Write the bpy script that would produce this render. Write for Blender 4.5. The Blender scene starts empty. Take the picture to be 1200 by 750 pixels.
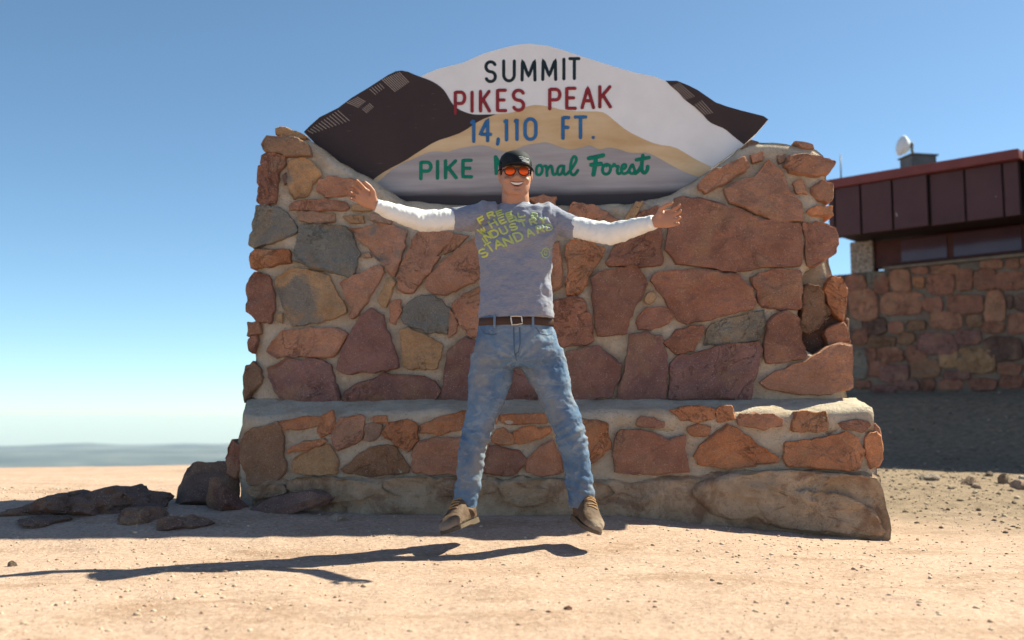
import bpy, bmesh, math, random
import numpy as np
from mathutils import Vector, Matrix, noise as mn
from mathutils.bvhtree import BVHTree

S = bpy.context.scene
C = S.collection
R = math.radians
random.seed(7)

# ------------------------------------------------------------------ camera, sky, sun, exposure
F, HOR, CAMZ = 1167.0, 488.0, 0.62          # focal length in photo pixels, eye-level row, eye height
PITCH = math.atan((HOR - 375) / F)
cam = bpy.data.cameras.new('camera')
cam.lens = 35.0
cam.sensor_width = 36.0
cam.clip_start = 0.05
cam.clip_end = 900000
camo = bpy.data.objects.new('camera', cam)
camo.location = (0, 0, CAMZ)
camo.rotation_euler = (math.pi / 2 + PITCH, 0, 0)
C.objects.link(camo)
S.camera = camo
cam.dof.use_dof = True
cam.dof.focus_distance = 4.62
cam.dof.aperture_fstop = 1.8

SUN_EL, SUN_AZ = 46.5, 65.5                 # azimuth from +Y towards +X
w = bpy.data.worlds.new('World')
S.world = w
w.use_nodes = True
nt = w.node_tree
sky = nt.nodes.new('ShaderNodeTexSky')
sky.sky_type = 'NISHITA'
sky.sun_disc = False
sky.sun_elevation = R(SUN_EL)
sky.sun_rotation = R(SUN_AZ)
sky.altitude = 3800
sky.air_density = 1.0
sky.dust_density = 5.0
sky.ozone_density = 4.0
bg = nt.nodes['Background']
bg.inputs['Strength'].default_value = 0.070
nt.links.new(sky.outputs[0], bg.inputs[0])
sl = bpy.data.lights.new('sun', 'SUN')
sl.energy = 3.9
sl.angle = R(0.53)
sl.color = (1.0, 0.93, 0.84)
so = bpy.data.objects.new('sun', sl)
tosun = Vector((math.sin(R(SUN_AZ)) * math.cos(R(SUN_EL)), math.cos(R(SUN_AZ)) * math.cos(R(SUN_EL)), math.sin(R(SUN_EL))))
so.rotation_euler = (-tosun).to_track_quat('-Z', 'Y').to_euler()
so.location = (6, 8, 12)
C.objects.link(so)
S.view_settings.view_transform = 'Standard'
S.view_settings.look = 'None'
S.view_settings.exposure = 1.5
S.view_settings.gamma = 1.0
S.view_settings.use_white_balance = True
S.view_settings.white_balance_temperature = 7000
S.view_settings.white_balance_tint = -6

# ------------------------------------------------------------------ helpers
CAM = Vector((0, 0, CAMZ))
def ray(px, py):
    x, v = (px - 600) / F, (375 - py) / F
    return Vector((x, math.cos(PITCH) - v * math.sin(PITCH), math.sin(PITCH) + v * math.cos(PITCH)))
def U(px, py, Y):                            # point of a pixel's ray at world depth Y
    d = ray(px, py)
    return CAM + d * (Y / d.y)
def onplane(px, py, p0, n):
    d = ray(px, py)
    return CAM + d * ((p0 - CAM).dot(n) / d.dot(n))

def link(o, parent=None):
    C.objects.link(o)
    if parent:
        o.parent = parent
    return o
def empty(name, loc, label, cat, group=None):
    o = bpy.data.objects.new(name, None)
    o.location = loc
    o.empty_display_size = 0.1
    C.objects.link(o)
    tag(o, label, cat, group)
    return o
def tag(o, label=None, cat=None, group=None, kind=None):
    if label: o['label'] = label
    if cat: o['category'] = cat
    if group: o['group'] = group
    if kind: o['kind'] = kind
    return o
def wloc(o):
    v = Vector((0, 0, 0))
    while o:
        v += o.location
        o = o.parent
    return v
def mesh_obj(name, verts, faces, mat, parent=None, smooth=True, origin=None, color=None):
    """verts are world coordinates"""
    me = bpy.data.meshes.new(name)
    off = wloc(parent) if parent else Vector((0, 0, 0))
    org = Vector(origin) if origin is not None else Vector((0, 0, 0))
    if parent: org = Vector((0, 0, 0))
    o3 = off + org
    me.from_pydata([(v[0] - o3.x, v[1] - o3.y, v[2] - o3.z) for v in verts], [], faces)
    me.update()
    if smooth:
        me.shade_smooth()
        if mat.name == 'sandstone': me.set_sharp_from_angle(angle=R(22))
    me.materials.append(mat)
    o = bpy.data.objects.new(name, me)
    o.location = org
    if color: o.color = color
    return link(o, parent)
def bm_obj(name, bm, mat, parent=None, smooth=True, origin=None, color=None):
    bm.verts.index_update()
    vs = [v.co.copy() for v in bm.verts]
    fs = [[v.index for v in f.verts] for f in bm.faces]
    bm.free()
    return mesh_obj(name, vs, fs, mat, parent, smooth, origin, color)

# numpy value noise --------------------------------------------------
def _h(ix, iy, s):
    n = (ix * 374761393 + iy * 668265263 + s * 1442695041) & 0xFFFFFFFF
    n = ((n ^ (n >> 13)) * 1274126177) & 0xFFFFFFFF
    return ((n ^ (n >> 16)) & 0xFFFF) / 65535.0
def vnoise(x, y, s=0):
    xi, yi = np.floor(x).astype(np.int64), np.floor(y).astype(np.int64)
    fx, fy = x - xi, y - yi
    fx, fy = fx * fx * (3 - 2 * fx), fy * fy * (3 - 2 * fy)
    a, b = _h(xi, yi, s), _h(xi + 1, yi, s)
    c, d = _h(xi, yi + 1, s), _h(xi + 1, yi + 1, s)
    return (a + (b - a) * fx) * (1 - fy) + (c + (d - c) * fx) * fy - 0.5
def fbm(x, y, o=4, s=0):
    r, a = 0, 1.0
    for i in range(o):
        r = r + a * vnoise(x * 2 ** i, y * 2 ** i, s + i)
        a *= 0.5
    return r
def sst(t):
    t = np.clip(t, 0, 1)
    return t * t * (3 - 2 * t)

# node helpers ------------------------------------------------------------
class NT:
    def __init__(s, name):
        s.m = bpy.data.materials.new(name)
        s.m.use_nodes = True
        s.t = s.m.node_tree
        s.b = s.t.nodes['Principled BSDF']
        s.b.inputs['Specular IOR Level'].default_value = 0.25
        s.co = None
    def n(s, typ, **kw):
        x = s.t.nodes.new(typ)
        for k, v in kw.items(): setattr(x, k, v)
        return x
    def l(s, a, b): s.t.links.new(a, b)
    def coord(s):
        if not s.co: s.co = s.n('ShaderNodeTexCoord').outputs['Object']
        return s.co
    def mapped(s, scale=(1, 1, 1), rand=False):
        m = s.n('ShaderNodeMapping')
        m.inputs['Scale'].default_value = scale
        s.l(s.coord(), m.inputs['Vector'])
        if rand:
            oi = s.n('ShaderNodeObjectInfo')
            mu = s.n('ShaderNodeVectorMath', operation='SCALE')
            cv = s.n('ShaderNodeCombineXYZ')
            for i in range(3): s.l(oi.outputs['Random'], cv.inputs[i])
            s.l(cv.outputs[0], mu.inputs[0]); mu.inputs['Scale'].default_value = 37.0
            s.l(mu.outputs[0], m.inputs['Location'])
        return m.outputs[0]
    def noise(s, scale, detail=4, rough=0.6, vec=None, dist=0):
        x = s.n('ShaderNodeTexNoise')
        x.inputs['Scale'].default_value = scale
        x.inputs['Detail'].default_value = detail
        x.inputs['Roughness'].default_value = rough
        x.inputs['Distortion'].default_value = dist
        s.l(vec or s.coord(), x.inputs['Vector'])
        return x.outputs['Fac']
    def ramp(s, fac, stops, interp='LINEAR'):
        x = s.n('ShaderNodeValToRGB')
        cr = x.color_ramp
        cr.interpolation = interp
        while len(cr.elements) < len(stops): cr.elements.new(0.5)
        for e, (p, c) in zip(cr.elements, stops):
            e.position = p
            e.color = c if len(c) == 4 else (*c, 1)
        s.l(fac, x.inputs[0])
        return x.outputs[0]
    def gray(s, fac, a, b):
        return s.ramp(fac, [(a, (0, 0, 0)), (b, (1, 1, 1))])
    def mix(s, fac, a, b, mode='MIX'):
        x = s.n('ShaderNodeMix', data_type='RGBA', blend_type=mode)
        for v, i in ((fac, 0), (a, 6), (b, 7)):
            if isinstance(v, (int, float)): x.inputs[i].default_value = v
            elif isinstance(v, tuple): x.inputs[i].default_value = (*v, 1) if len(v) == 3 else v
            else: s.l(v, x.inputs[i])
        return x.outputs[2]
    def math(s, op, a, b=None):
        x = s.n('ShaderNodeMath', operation=op)
        for v, i in ((a, 0), (b, 1)):
            if v is None: continue
            if isinstance(v, (int, float)): x.inputs[i].default_value = v
            else: s.l(v, x.inputs[i])
        return x.outputs[0]
    def base(s, c):
        if isinstance(c, tuple): s.b.inputs['Base Color'].default_value = (*c, 1)
        else: s.l(c, s.b.inputs['Base Color'])
    def bump(s, h, dist=0.01, strength=1.0):
        x = s.n('ShaderNodeBump')
        x.inputs['Distance'].default_value = dist
        x.inputs['Strength'].default_value = strength
        s.l(h, x.inputs['Height'])
        s.l(x.outputs[0], s.b.inputs['Normal'])
    def rough(s, v): s.b.inputs['Roughness'].default_value = v

def simple(name, col, rough=0.6, var=0.12, scale=8, bump=0.0, bscale=60, spec=0.25, metal=0):
    m = NT(name)
    n1 = m.noise(scale)
    m.base(m.mix(m.gray(n1, 0.3, 0.7), tuple(c * (1 - var) for c in col), tuple(min(1, c * (1 + var)) for c in col)))
    m.rough(rough)
    m.b.inputs['Specular IOR Level'].default_value = spec
    m.b.inputs['Metallic'].default_value = metal
    if bump: m.bump(m.noise(bscale, 3), bump)
    return m.m

def make_stone(name, dirt=0.0):
    m = NT(name)
    oi = m.n('ShaderNodeObjectInfo')
    v = m.mapped(rand=True)
    n1 = m.noise(6, 5, 0.65, v)
    dk = m.mix(1.0, oi.outputs['Color'], (0.68, 0.64, 0.64), 'MULTIPLY')
    lt = m.mix(1.0, oi.outputs['Color'], (1.30, 1.26, 1.22), 'MULTIPLY')
    c2 = m.mix(m.gray(n1, 0.3, 0.7), dk, lt)
    c2 = m.mix(m.math('MULTIPLY', m.gray(m.noise(38, 4, 0.7, v), 0.5, 0.68), 0.3), c2, dk)
    cr = m.noise(2.6, 5, 0.7, v, 1.5)
    crk = m.ramp(m.math('ABSOLUTE', m.math('SUBTRACT', cr, 0.5)), [(0.0, (1, 1, 1)), (0.012, (0, 0, 0))])
    crk = m.math('MULTIPLY', crk, m.gray(m.noise(1.7, 2, 0.5, v), 0.49, 0.57))
    c2 = m.mix(m.math('MULTIPLY', crk, 0.5), c2, (0.07, 0.04, 0.032))
    # warmer patches
    c3 = m.mix(m.math('MULTIPLY', m.gray(m.noise(4, 3, 0.5, v, 0.6), 0.52, 0.66), 0.45), c2, (0.44, 0.27, 0.16))
    # grey patina, its amount is the object's alpha
    pn = m.noise(3.2, 4, 0.55, v, 0.8)
    th = m.math('SUBTRACT', 0.86, m.math('MULTIPLY', oi.outputs['Alpha'], 0.56))
    pf = m.n('ShaderNodeMapRange')
    m.l(pn, pf.inputs[0]); m.l(th, pf.inputs[1]); m.l(m.math('ADD', th, 0.07), pf.inputs[2])
    c4 = m.mix(pf.outputs[0], c3, (0.24, 0.225, 0.205))
    # pale crystal specks and dark pits
    sp = m.n('ShaderNodeTexVoronoi'); sp.inputs['Scale'].default_value = 85; m.l(v, sp.inputs['Vector'])
    c5 = m.mix(m.math('MULTIPLY', m.ramp(sp.outputs['Distance'], [(0.12, (1, 1, 1)), (0.26, (0, 0, 0))]), m.gray(m.noise(30, 2, 0.5, v), 0.44, 0.56)), c4, (0.58, 0.46, 0.39))
    gn = m.noise(150, 3, 0.7, v)
    c5 = m.mix(m.math('MULTIPLY', m.gray(gn, 0.46, 0.62), 0.5), c5, dk)
    c5 = m.mix(m.math('MULTIPLY', m.ramp(gn, [(0.36, (1, 1, 1)), (0.46, (0, 0, 0))]), 0.35), c5, lt)
    c6 = m.mix(m.math('MULTIPLY', m.gray(m.noise(110, 3, 0.7, v), 0.62, 0.72), 0.6), c5, (0.06, 0.035, 0.03))
    m.base(c6)
    m.rough(0.92)
    h = m.math('ADD', m.math('ADD', m.math('MULTIPLY', m.noise(22, 6, 0.7, v), 1.0), m.math('MULTIPLY', crk, -0.25)), m.math('MULTIPLY', m.noise(120, 3, 0.6, v), 0.25))
    m.bump(h, 0.034, 1.0)
    return m.m
STONE = make_stone('sandstone')

def make_mortar(name, lo, hi, stain=(0.2, 0.13, 0.085), amt=0.5):
    m = NT(name)
    n1 = m.noise(6, 10, 0.72)
    c = m.mix(m.gray(n1, 0.32, 0.66), lo, hi)
    c = m.mix(m.math('MULTIPLY', m.gray(m.noise(3.4, 10, 0.7, None, 0.7), 0.5, 0.6), amt), c, stain)
    c = m.mix(m.math('MULTIPLY', m.gray(m.noise(70, 4, 0.7), 0.58, 0.7), 0.55), c, (0.11, 0.085, 0.065))
    m.base(c)
    m.rough(0.95)
    h = m.math('ADD', m.noise(14, 9, 0.72), m.math('MULTIPLY', m.noise(130, 3), 0.3))
    m.bump(h, 0.045, 1.0)
    return m.m
MORTAR = make_mortar('mortar', (0.56, 0.45, 0.345), (0.80, 0.66, 0.525), (0.52, 0.365, 0.245), 0.5)
FOOT = make_mortar('footing_concrete', (0.46, 0.305, 0.195), (0.72, 0.525, 0.37), (0.30, 0.165, 0.105), 0.75)
BMORTAR = make_mortar('old_mortar', (0.2, 0.16, 0.13), (0.3, 0.25, 0.2), (0.15, 0.1, 0.08), 0.4)

# ------------------------------------------------------------------ ground
def gz(x, y):
    """height of the summit ground (numpy arrays)"""
    near = 0.10 * sst((y - 4.3) / 1.25) * (1 - sst((x - 0.3) / 1.9)) - 0.035 * sst((y - 4.3) / 1.2) * sst((x - 0.3) / 1.9)
    near = near + 0.03 * sst((y - 4.6) / 1.0) * sst((-x - 0.6) / 1.0)
    left = -0.17 * sst((y - 6.0) / 7.5) * sst((1.5 - x) / 2.0) - 0.012 * np.clip(-x - 3.5, 0, 6) * sst((y - 8) / 4)
    # bank that climbs to the building on the right
    q = (x - 6.13) * -0.669 + (y - 12.0) * -0.743          # metres in front of the facade
    right = (0.17 * sst((y - 5.6) / 2.4) + 0.78 * sst((2.5 - q) / 2.3)) * sst((x - 1.6) / 1.5)
    z = near + left + right
    # mountainside beyond the crest
    r = np.sqrt(x * x + y * y)
    fall = np.where(y > 13.2, 1.0, 0.0) * np.clip(y - 13.2, 0, None) ** 2 * 0.02 * (1 - sst((x - 2.0) / 3.0))
    fall = np.clip(fall, 0, 6)
    z = z - fall
    return z
def gfull(x, y):
    r = np.sqrt(x * x + y * y)
    z = gz(np.clip(x, -60, 60), np.clip(y, -40, 60))
    z = z + 0.022 * fbm(x * 1.1, y * 1.1, 4, 3) + 0.010 * fbm(x * 7, y * 7, 3, 9)
    slope = -0.42 * np.clip(r - 24, 0, None) + 60 * fbm(x / 900, y / 900, 4, 5) * sst((r - 100) / 1500)
    plain = -2350 + 1000 * fbm(x / 14000 + 3, y / 14000, 5, 11) * sst((r - 6000) / 12000) - r * r / (2 * 6371000.0)
    k = sst((r - 24) / 40)
    return z * (1 - k) + np.maximum(slope, plain) * k
def height(x, y):
    return float(gfull(np.array([float(x)]), np.array([float(y)]))[0])

def geo(start, end, step, ratio):
    out, p = [], start
    while p < end:
        p += step; step *= ratio
        out.append(p)
    return out
xs = list(np.arange(-4.6, 6.4, 0.036))
xs = [-v for v in reversed(geo(4.6, 215000, 0.06, 1.10))] + xs + geo(xs[-1], 215000, 0.06, 1.10)
ys = list(np.arange(1.9, 10.5, 0.036))
ys = [-v for v in reversed(geo(-1.9, 215000, 0.1, 1.25))] + ys + geo(ys[-1], 215000, 0.05, 1.055)
X, Y = np.meshgrid(np.array(xs), np.array(ys))
Z = gfull(X, Y)
V = np.stack([X.ravel(), Y.ravel(), Z.ravel()], 1)
nx, ny = len(xs), len(ys)
i0 = (np.arange(ny - 1)[:, None] * nx + np.arange(nx - 1)[None, :]).ravel()
Q = np.stack([i0, i0 + 1, i0 + nx + 1, i0 + nx], 1)
me = bpy.data.meshes.new('ground')
me.vertices.add(len(V)); me.vertices.foreach_set('co', V.ravel())
me.loops.add(Q.size); me.loops.foreach_set('vertex_index', Q.ravel().astype(np.int32))
me.polygons.add(len(Q)); me.polygons.foreach_set('loop_start', np.arange(0, Q.size, 4, dtype=np.int32))
me.update(calc_edges=True)
me.shade_smooth()

m = NT('summit_gravel')
pos = m.coord()
sep = m.n('ShaderNodeSeparateXYZ'); m.l(pos, sep.inputs[0])
big = m.noise(0.7, 5, 0.6)
sand = m.mix(m.gray(big, 0.3, 0.7), (0.415, 0.280, 0.218), (0.50, 0.352, 0.28))
sand = m.mix(m.math('MULTIPLY', m.gray(m.noise(1.0, 8, 0.7, m.mapped((1.3, 3.0, 1.0)), 0.5), 0.5, 0.64), 0.75), sand, (0.30, 0.185, 0.125))
gr = m.noise(45, 5, 0.75)
sand = m.mix(m.math('MULTIPLY', m.gray(gr, 0.48, 0.66), 0.75), sand, (0.24, 0.15, 0.105))
vo = m.n('ShaderNodeTexVoronoi'); vo.inputs['Scale'].default_value = 75; m.l(pos, vo.inputs['Vector'])
sand = m.mix(m.math('MULTIPLY', m.gray(vo.outputs['Color'], 0.55, 0.9), 0.45), sand, (0.56, 0.44, 0.345))
sand = m.mix(m.math('MULTIPLY', m.gray(m.noise(150, 2, 0.6), 0.62, 0.72), 0.7), sand, (0.22, 0.13, 0.09))
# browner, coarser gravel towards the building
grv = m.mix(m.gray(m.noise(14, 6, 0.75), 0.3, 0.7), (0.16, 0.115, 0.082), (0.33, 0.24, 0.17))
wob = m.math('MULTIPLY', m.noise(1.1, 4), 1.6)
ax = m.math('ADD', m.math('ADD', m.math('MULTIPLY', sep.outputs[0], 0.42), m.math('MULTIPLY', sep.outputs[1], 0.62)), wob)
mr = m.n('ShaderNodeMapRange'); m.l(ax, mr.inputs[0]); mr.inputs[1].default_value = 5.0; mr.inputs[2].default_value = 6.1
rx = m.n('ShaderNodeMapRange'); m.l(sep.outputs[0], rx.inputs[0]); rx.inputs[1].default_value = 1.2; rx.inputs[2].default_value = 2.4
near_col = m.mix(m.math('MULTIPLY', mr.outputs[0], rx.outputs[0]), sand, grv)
# far country: dark forest and pale plains
far = m.mix(m.gray(m.noise(0.00011, 6, 0.6), 0.42, 0.6), (0.075, 0.10, 0.12), (0.15, 0.17, 0.18))
ln = m.n('ShaderNodeVectorMath', operation='LENGTH'); m.l(pos, ln.inputs[0])
fr = m.n('ShaderNodeMapRange'); m.l(ln.outputs['Value'], fr.inputs[0]); fr.inputs[1].default_value = 60; fr.inputs[2].default_value = 900
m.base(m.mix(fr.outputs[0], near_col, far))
m.rough(0.96); m.b.inputs['Specular IOR Level'].default_value = 0.1
hh = m.math('ADD', m.math('MULTIPLY', m.noise(9, 5, 0.65), 0.8), m.math('MULTIPLY', gr, 0.5))
hh = m.math('ADD', hh, m.math('MULTIPLY', m.noise(120, 3, 0.6), 0.22))
m.bump(hh, 0.03, 0.6)
me.materials.append(m.m)
ground = bpy.data.objects.new('ground', me)
link(ground)
tag(ground, 'pale pinkish sandy gravel of the mountain summit falling away to distant plains', 'ground', kind='structure')

# pebbles scattered over the gravel ------------------------------------------
PHI = (1 + 5 ** 0.5) / 2
ICO = np.array([(-1, PHI, 0), (1, PHI, 0), (-1, -PHI, 0), (1, -PHI, 0), (0, -1, PHI), (0, 1, PHI), (0, -1, -PHI), (0, 1, -PHI), (PHI, 0, -1), (PHI, 0, 1), (-PHI, 0, -1), (-PHI, 0, 1)])
ICO = ICO / np.linalg.norm(ICO[0])
ICOF = np.array([(0, 11, 5), (0, 5, 1), (0, 1, 7), (0, 7, 10), (0, 10, 11), (1, 5, 9), (5, 11, 4), (11, 10, 2), (10, 7, 6), (7, 1, 8), (3, 9, 4), (3, 4, 2), (3, 2, 6), (3, 6, 8), (3, 8, 9), (4, 9, 5), (2, 4, 11), (6, 2, 10), (8, 6, 7), (9, 8, 1)])
def pebbles(name, n, area, smin, smax, mat, label, seed, dens=None):
    rg = np.random.default_rng(seed)
    x = rg.uniform(area[0], area[1], n)
    y = area[2] + (area[3] - area[2]) * rg.uniform(0, 1, n) ** 1.5
    if dens is not None:
        k = rg.uniform(0, 1, n) < dens(x, y); x, y = x[k], y[k]; n = len(x)
    s = smin * (smax / smin) ** (rg.uniform(0, 1, n) ** 4.0)
    z = gfull(x, y)
    sc = np.stack([rg.uniform(0.7, 1.3, n), rg.uniform(0.7, 1.3, n), rg.uniform(0.45, 0.8, n)], 1) * s[:, None]
    ang = rg.uniform(0, 6.28, n)
    P = ICO[None] * rg.uniform(0.7, 1.25, (n, 12, 1)) * sc[:, None, :]
    ca, sa = np.cos(ang)[:, None], np.sin(ang)[:, None]
    vx = P[..., 0] * ca - P[..., 1] * sa + x[:, None]
    vy = P[..., 0] * sa + P[..., 1] * ca + y[:, None]
    vz = P[..., 2] + z[:, None] + s[:, None] * 0.12
    vv = np.stack([vx, vy, vz], 2).reshape(-1, 3)
    ff = (ICOF[None] + (np.arange(n) * 12)[:, None, None]).reshape(-1, 3)
    me = bpy.data.meshes.new(name)
    me.vertices.add(len(vv)); me.vertices.foreach_set('co', vv.ravel())
    me.loops.add(ff.size); me.loops.foreach_set('vertex_index', ff.ravel().astype(np.int32))
    me.polygons.add(len(ff)); me.polygons.foreach_set('loop_start', np.arange(0, ff.size, 3, dtype=np.int32))
    me.update(calc_edges=True)
    me.materials.append(mat)
    o = bpy.data.objects.new(name, me)
    link(o)
    return tag(o, label, 'pebbles', kind='stuff')
pm = NT('pebble')
gi = pm.n('ShaderNodeNewGeometry')
pm.base(pm.ramp(gi.outputs['Random Per Island'], [(0.0, (0.28, 0.16, 0.11)), (0.25, (0.40, 0.26, 0.18)), (0.6, (0.48, 0.35, 0.25)), (1.0, (0.58, 0.46, 0.36))]))
pm.rough(0.9)
def clump(x, y): return 0.25 + 1.1 * np.clip(fbm(x * 0.8, y * 0.8, 3, 21) + 0.35, 0, 1)
pebbles('pebble_scatter', 26000, (-3.6, 4.2, 2.2, 7.0), 0.0022, 0.011, pm.m, 'small reddish pebbles strewn over the pale sand', 4, clump)
pg = NT('grey_pebble')
gi = pg.n('ShaderNodeNewGeometry')
pg.base(pg.ramp(gi.outputs['Random Per Island'], [(0.0, (0.10, 0.07, 0.05)), (0.5, (0.22, 0.165, 0.12)), (1.0, (0.36, 0.29, 0.22))]))
pg.rough(0.9)
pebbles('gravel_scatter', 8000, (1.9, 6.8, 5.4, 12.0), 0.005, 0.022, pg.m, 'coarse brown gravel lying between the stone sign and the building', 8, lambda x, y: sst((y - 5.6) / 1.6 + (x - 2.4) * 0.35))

# ------------------------------------------------------------------ rocks
def rock(name, center, size, seed, label, cat='rock', color=(0.2, 0.12, 0.09, 0.1), rotz=0.0, cuts=12, group=None, tilt=0.0, lumpy=0.07, dmin=0.50, dmax=0.80):
    bm = bmesh.new()
    bmesh.ops.create_icosphere(bm, subdivisions=5 if size[0] > 0.12 else 4, radius=1.0)
    rg = random.Random(seed)
    pl = []
    for i in range(cuts):
        n = Vector((rg.gauss(0, 1), rg.gauss(0, 1), rg.gauss(0, 0.8))).normalized()
        pl.append((n, rg.uniform(dmin, dmax)))
    M = Matrix.Rotation(rotz, 3, 'Z') @ Matrix.Rotation(tilt, 3, 'Y')
    q = []
    for v in bm.verts:
        p = v.co.copy()
        for n, d in pl:
            e = p.dot(n) - d
            if e > 0: p -= n * e
        p += p.normalized() * lumpy * mn.fractal(Vector((p.x * size[0], p.y * size[1], p.z * size[2])) * (0.5 / max(size)) * 6 + Vector((seed, 0, 0)), 0.75, 2.0, 5)
        q.append(p)
    lo = [min(p[k] for p in q) for k in range(3)]; hi = [max(p[k] for p in q) for k in range(3)]
    for v, p in zip(bm.verts, q):
        p = Vector([(2 * (p[k] - lo[k]) / (hi[k] - lo[k]) - 1) * size[k] for k in range(3)])
        v.co = M @ p + Vector(center)
    o = bm_obj(name, bm, STONE, None, True, center, color)
    return tag(o, label, cat, group)
def gpt(px, py, Y, dz=0.0):
    p = U(px, py, Y)
    return (p.x, Y, height(p.x, Y) + dz)
def bedrock(name, px, Y, wpx, hpx, deep, seed, label, sink=0.35, **k):
    """rock resting on the ground at depth Y; size in photo pixels at that depth"""
    s = Y / F
    wd, ht = wpx * s / 2, hpx * s * (0.5 + sink)
    x = (px - 600) * s
    return rock(name, (x, Y, height(x, Y) + hpx * s - ht), (wd, deep, ht), seed, label, **k)
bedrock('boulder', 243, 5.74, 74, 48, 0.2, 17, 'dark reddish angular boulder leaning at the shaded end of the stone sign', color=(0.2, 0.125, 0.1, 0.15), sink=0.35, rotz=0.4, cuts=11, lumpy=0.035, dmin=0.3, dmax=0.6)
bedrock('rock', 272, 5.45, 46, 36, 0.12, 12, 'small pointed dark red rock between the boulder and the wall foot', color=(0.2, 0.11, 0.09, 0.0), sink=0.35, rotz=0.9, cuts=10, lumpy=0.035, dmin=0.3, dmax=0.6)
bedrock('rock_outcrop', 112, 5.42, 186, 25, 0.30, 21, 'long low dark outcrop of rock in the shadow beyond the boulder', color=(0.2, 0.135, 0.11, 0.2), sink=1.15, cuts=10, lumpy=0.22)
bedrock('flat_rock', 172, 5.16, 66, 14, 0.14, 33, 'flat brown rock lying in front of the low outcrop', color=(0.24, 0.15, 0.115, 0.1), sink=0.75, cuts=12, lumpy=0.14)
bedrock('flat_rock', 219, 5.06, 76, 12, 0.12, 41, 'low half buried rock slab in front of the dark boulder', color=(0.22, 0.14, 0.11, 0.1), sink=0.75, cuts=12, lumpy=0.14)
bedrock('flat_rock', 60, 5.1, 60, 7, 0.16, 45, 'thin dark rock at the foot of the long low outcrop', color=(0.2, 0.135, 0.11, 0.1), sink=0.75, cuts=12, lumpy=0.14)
rock('rock_slab', gpt(338, 585, 5.42, 0.04), (0.25, 0.1, 0.055), 52, 'long purplish slab propped against the foot of the stone bench', color=(0.23, 0.145, 0.125, 0.25), tilt=-0.2, cuts=18)
for i, (px, Y, wp, hp, lab, c) in enumerate([
    (25, 4.25, 11, 7, 'small lone grey stone on the bright sand beyond the jumper\'s shadow', (0.2, 0.15, 0.12, 0.3)),
    (1088, 7.7, 20, 7, 'thin pale flat stone on the gravel nearest the bench end', (0.36, 0.3, 0.25, 0.1)),
    (1076, 7.85, 13, 6, 'small dark stone touching the thin pale flat stone', (0.14, 0.1, 0.08, 0.3)),
    (1132, 7.45, 26, 9, 'long dark low stone on the brown gravel', (0.15, 0.11, 0.09, 0.3)),
    (1138, 7.3, 15, 6, 'little pale stone in front of the long dark low stone', (0.36, 0.3, 0.25, 0.1)),
    (1171, 7.6, 17, 12, 'upright pale brown stone on the brown gravel', (0.33, 0.25, 0.18, 0.1)),
    (1190, 7.3, 32, 9, 'broad pale pink flat stone on the brown gravel', (0.42, 0.3, 0.24, 0.0)),
    (1192, 7.7, 14, 7, 'rounded whitish stone behind the broad pink flat stone', (0.45, 0.4, 0.34, 0.0)),
    (1152, 8.3, 13, 6, 'small brown stone near the edge of the building\'s shadow', (0.2, 0.15, 0.11, 0.2)),
    (664, 3.27, 10, 5, 'reddish pebble alone on the open sand', (0.3, 0.15, 0.1, 0.0)),
    (397, 5.28, 26, 7, 'pale flat stone at the edge of the wall\'s shadow', (0.5, 0.38, 0.29, 0.0)),
]):
    bedrock('stone', px, Y, wp, hp, wp * Y / F * 0.4, 60 + i, lab, color=c, sink=0.5, rotz=0.3 * i if i else 0, cuts=10)

# ------------------------------------------------------------------ stone monument
YAW = R(3.6)
EX = Vector((math.cos(YAW), -math.sin(YAW), 0))          # along the wall, to the right
EN = Vector((-math.sin(YAW), -math.cos(YAW), 0))         # out of the wall, towards the viewer
P_BENCH = Vector((0, 5.50, 0))
P_WALL = Vector((0, 5.78, 0))
P_SIGN = Vector((0, 5.92, 0))
mon = empty('stone_monument', (0.2, 5.9, 0.05), 'summit monument of mortared red and grey stones with a stepped bench', 'monument')

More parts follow.
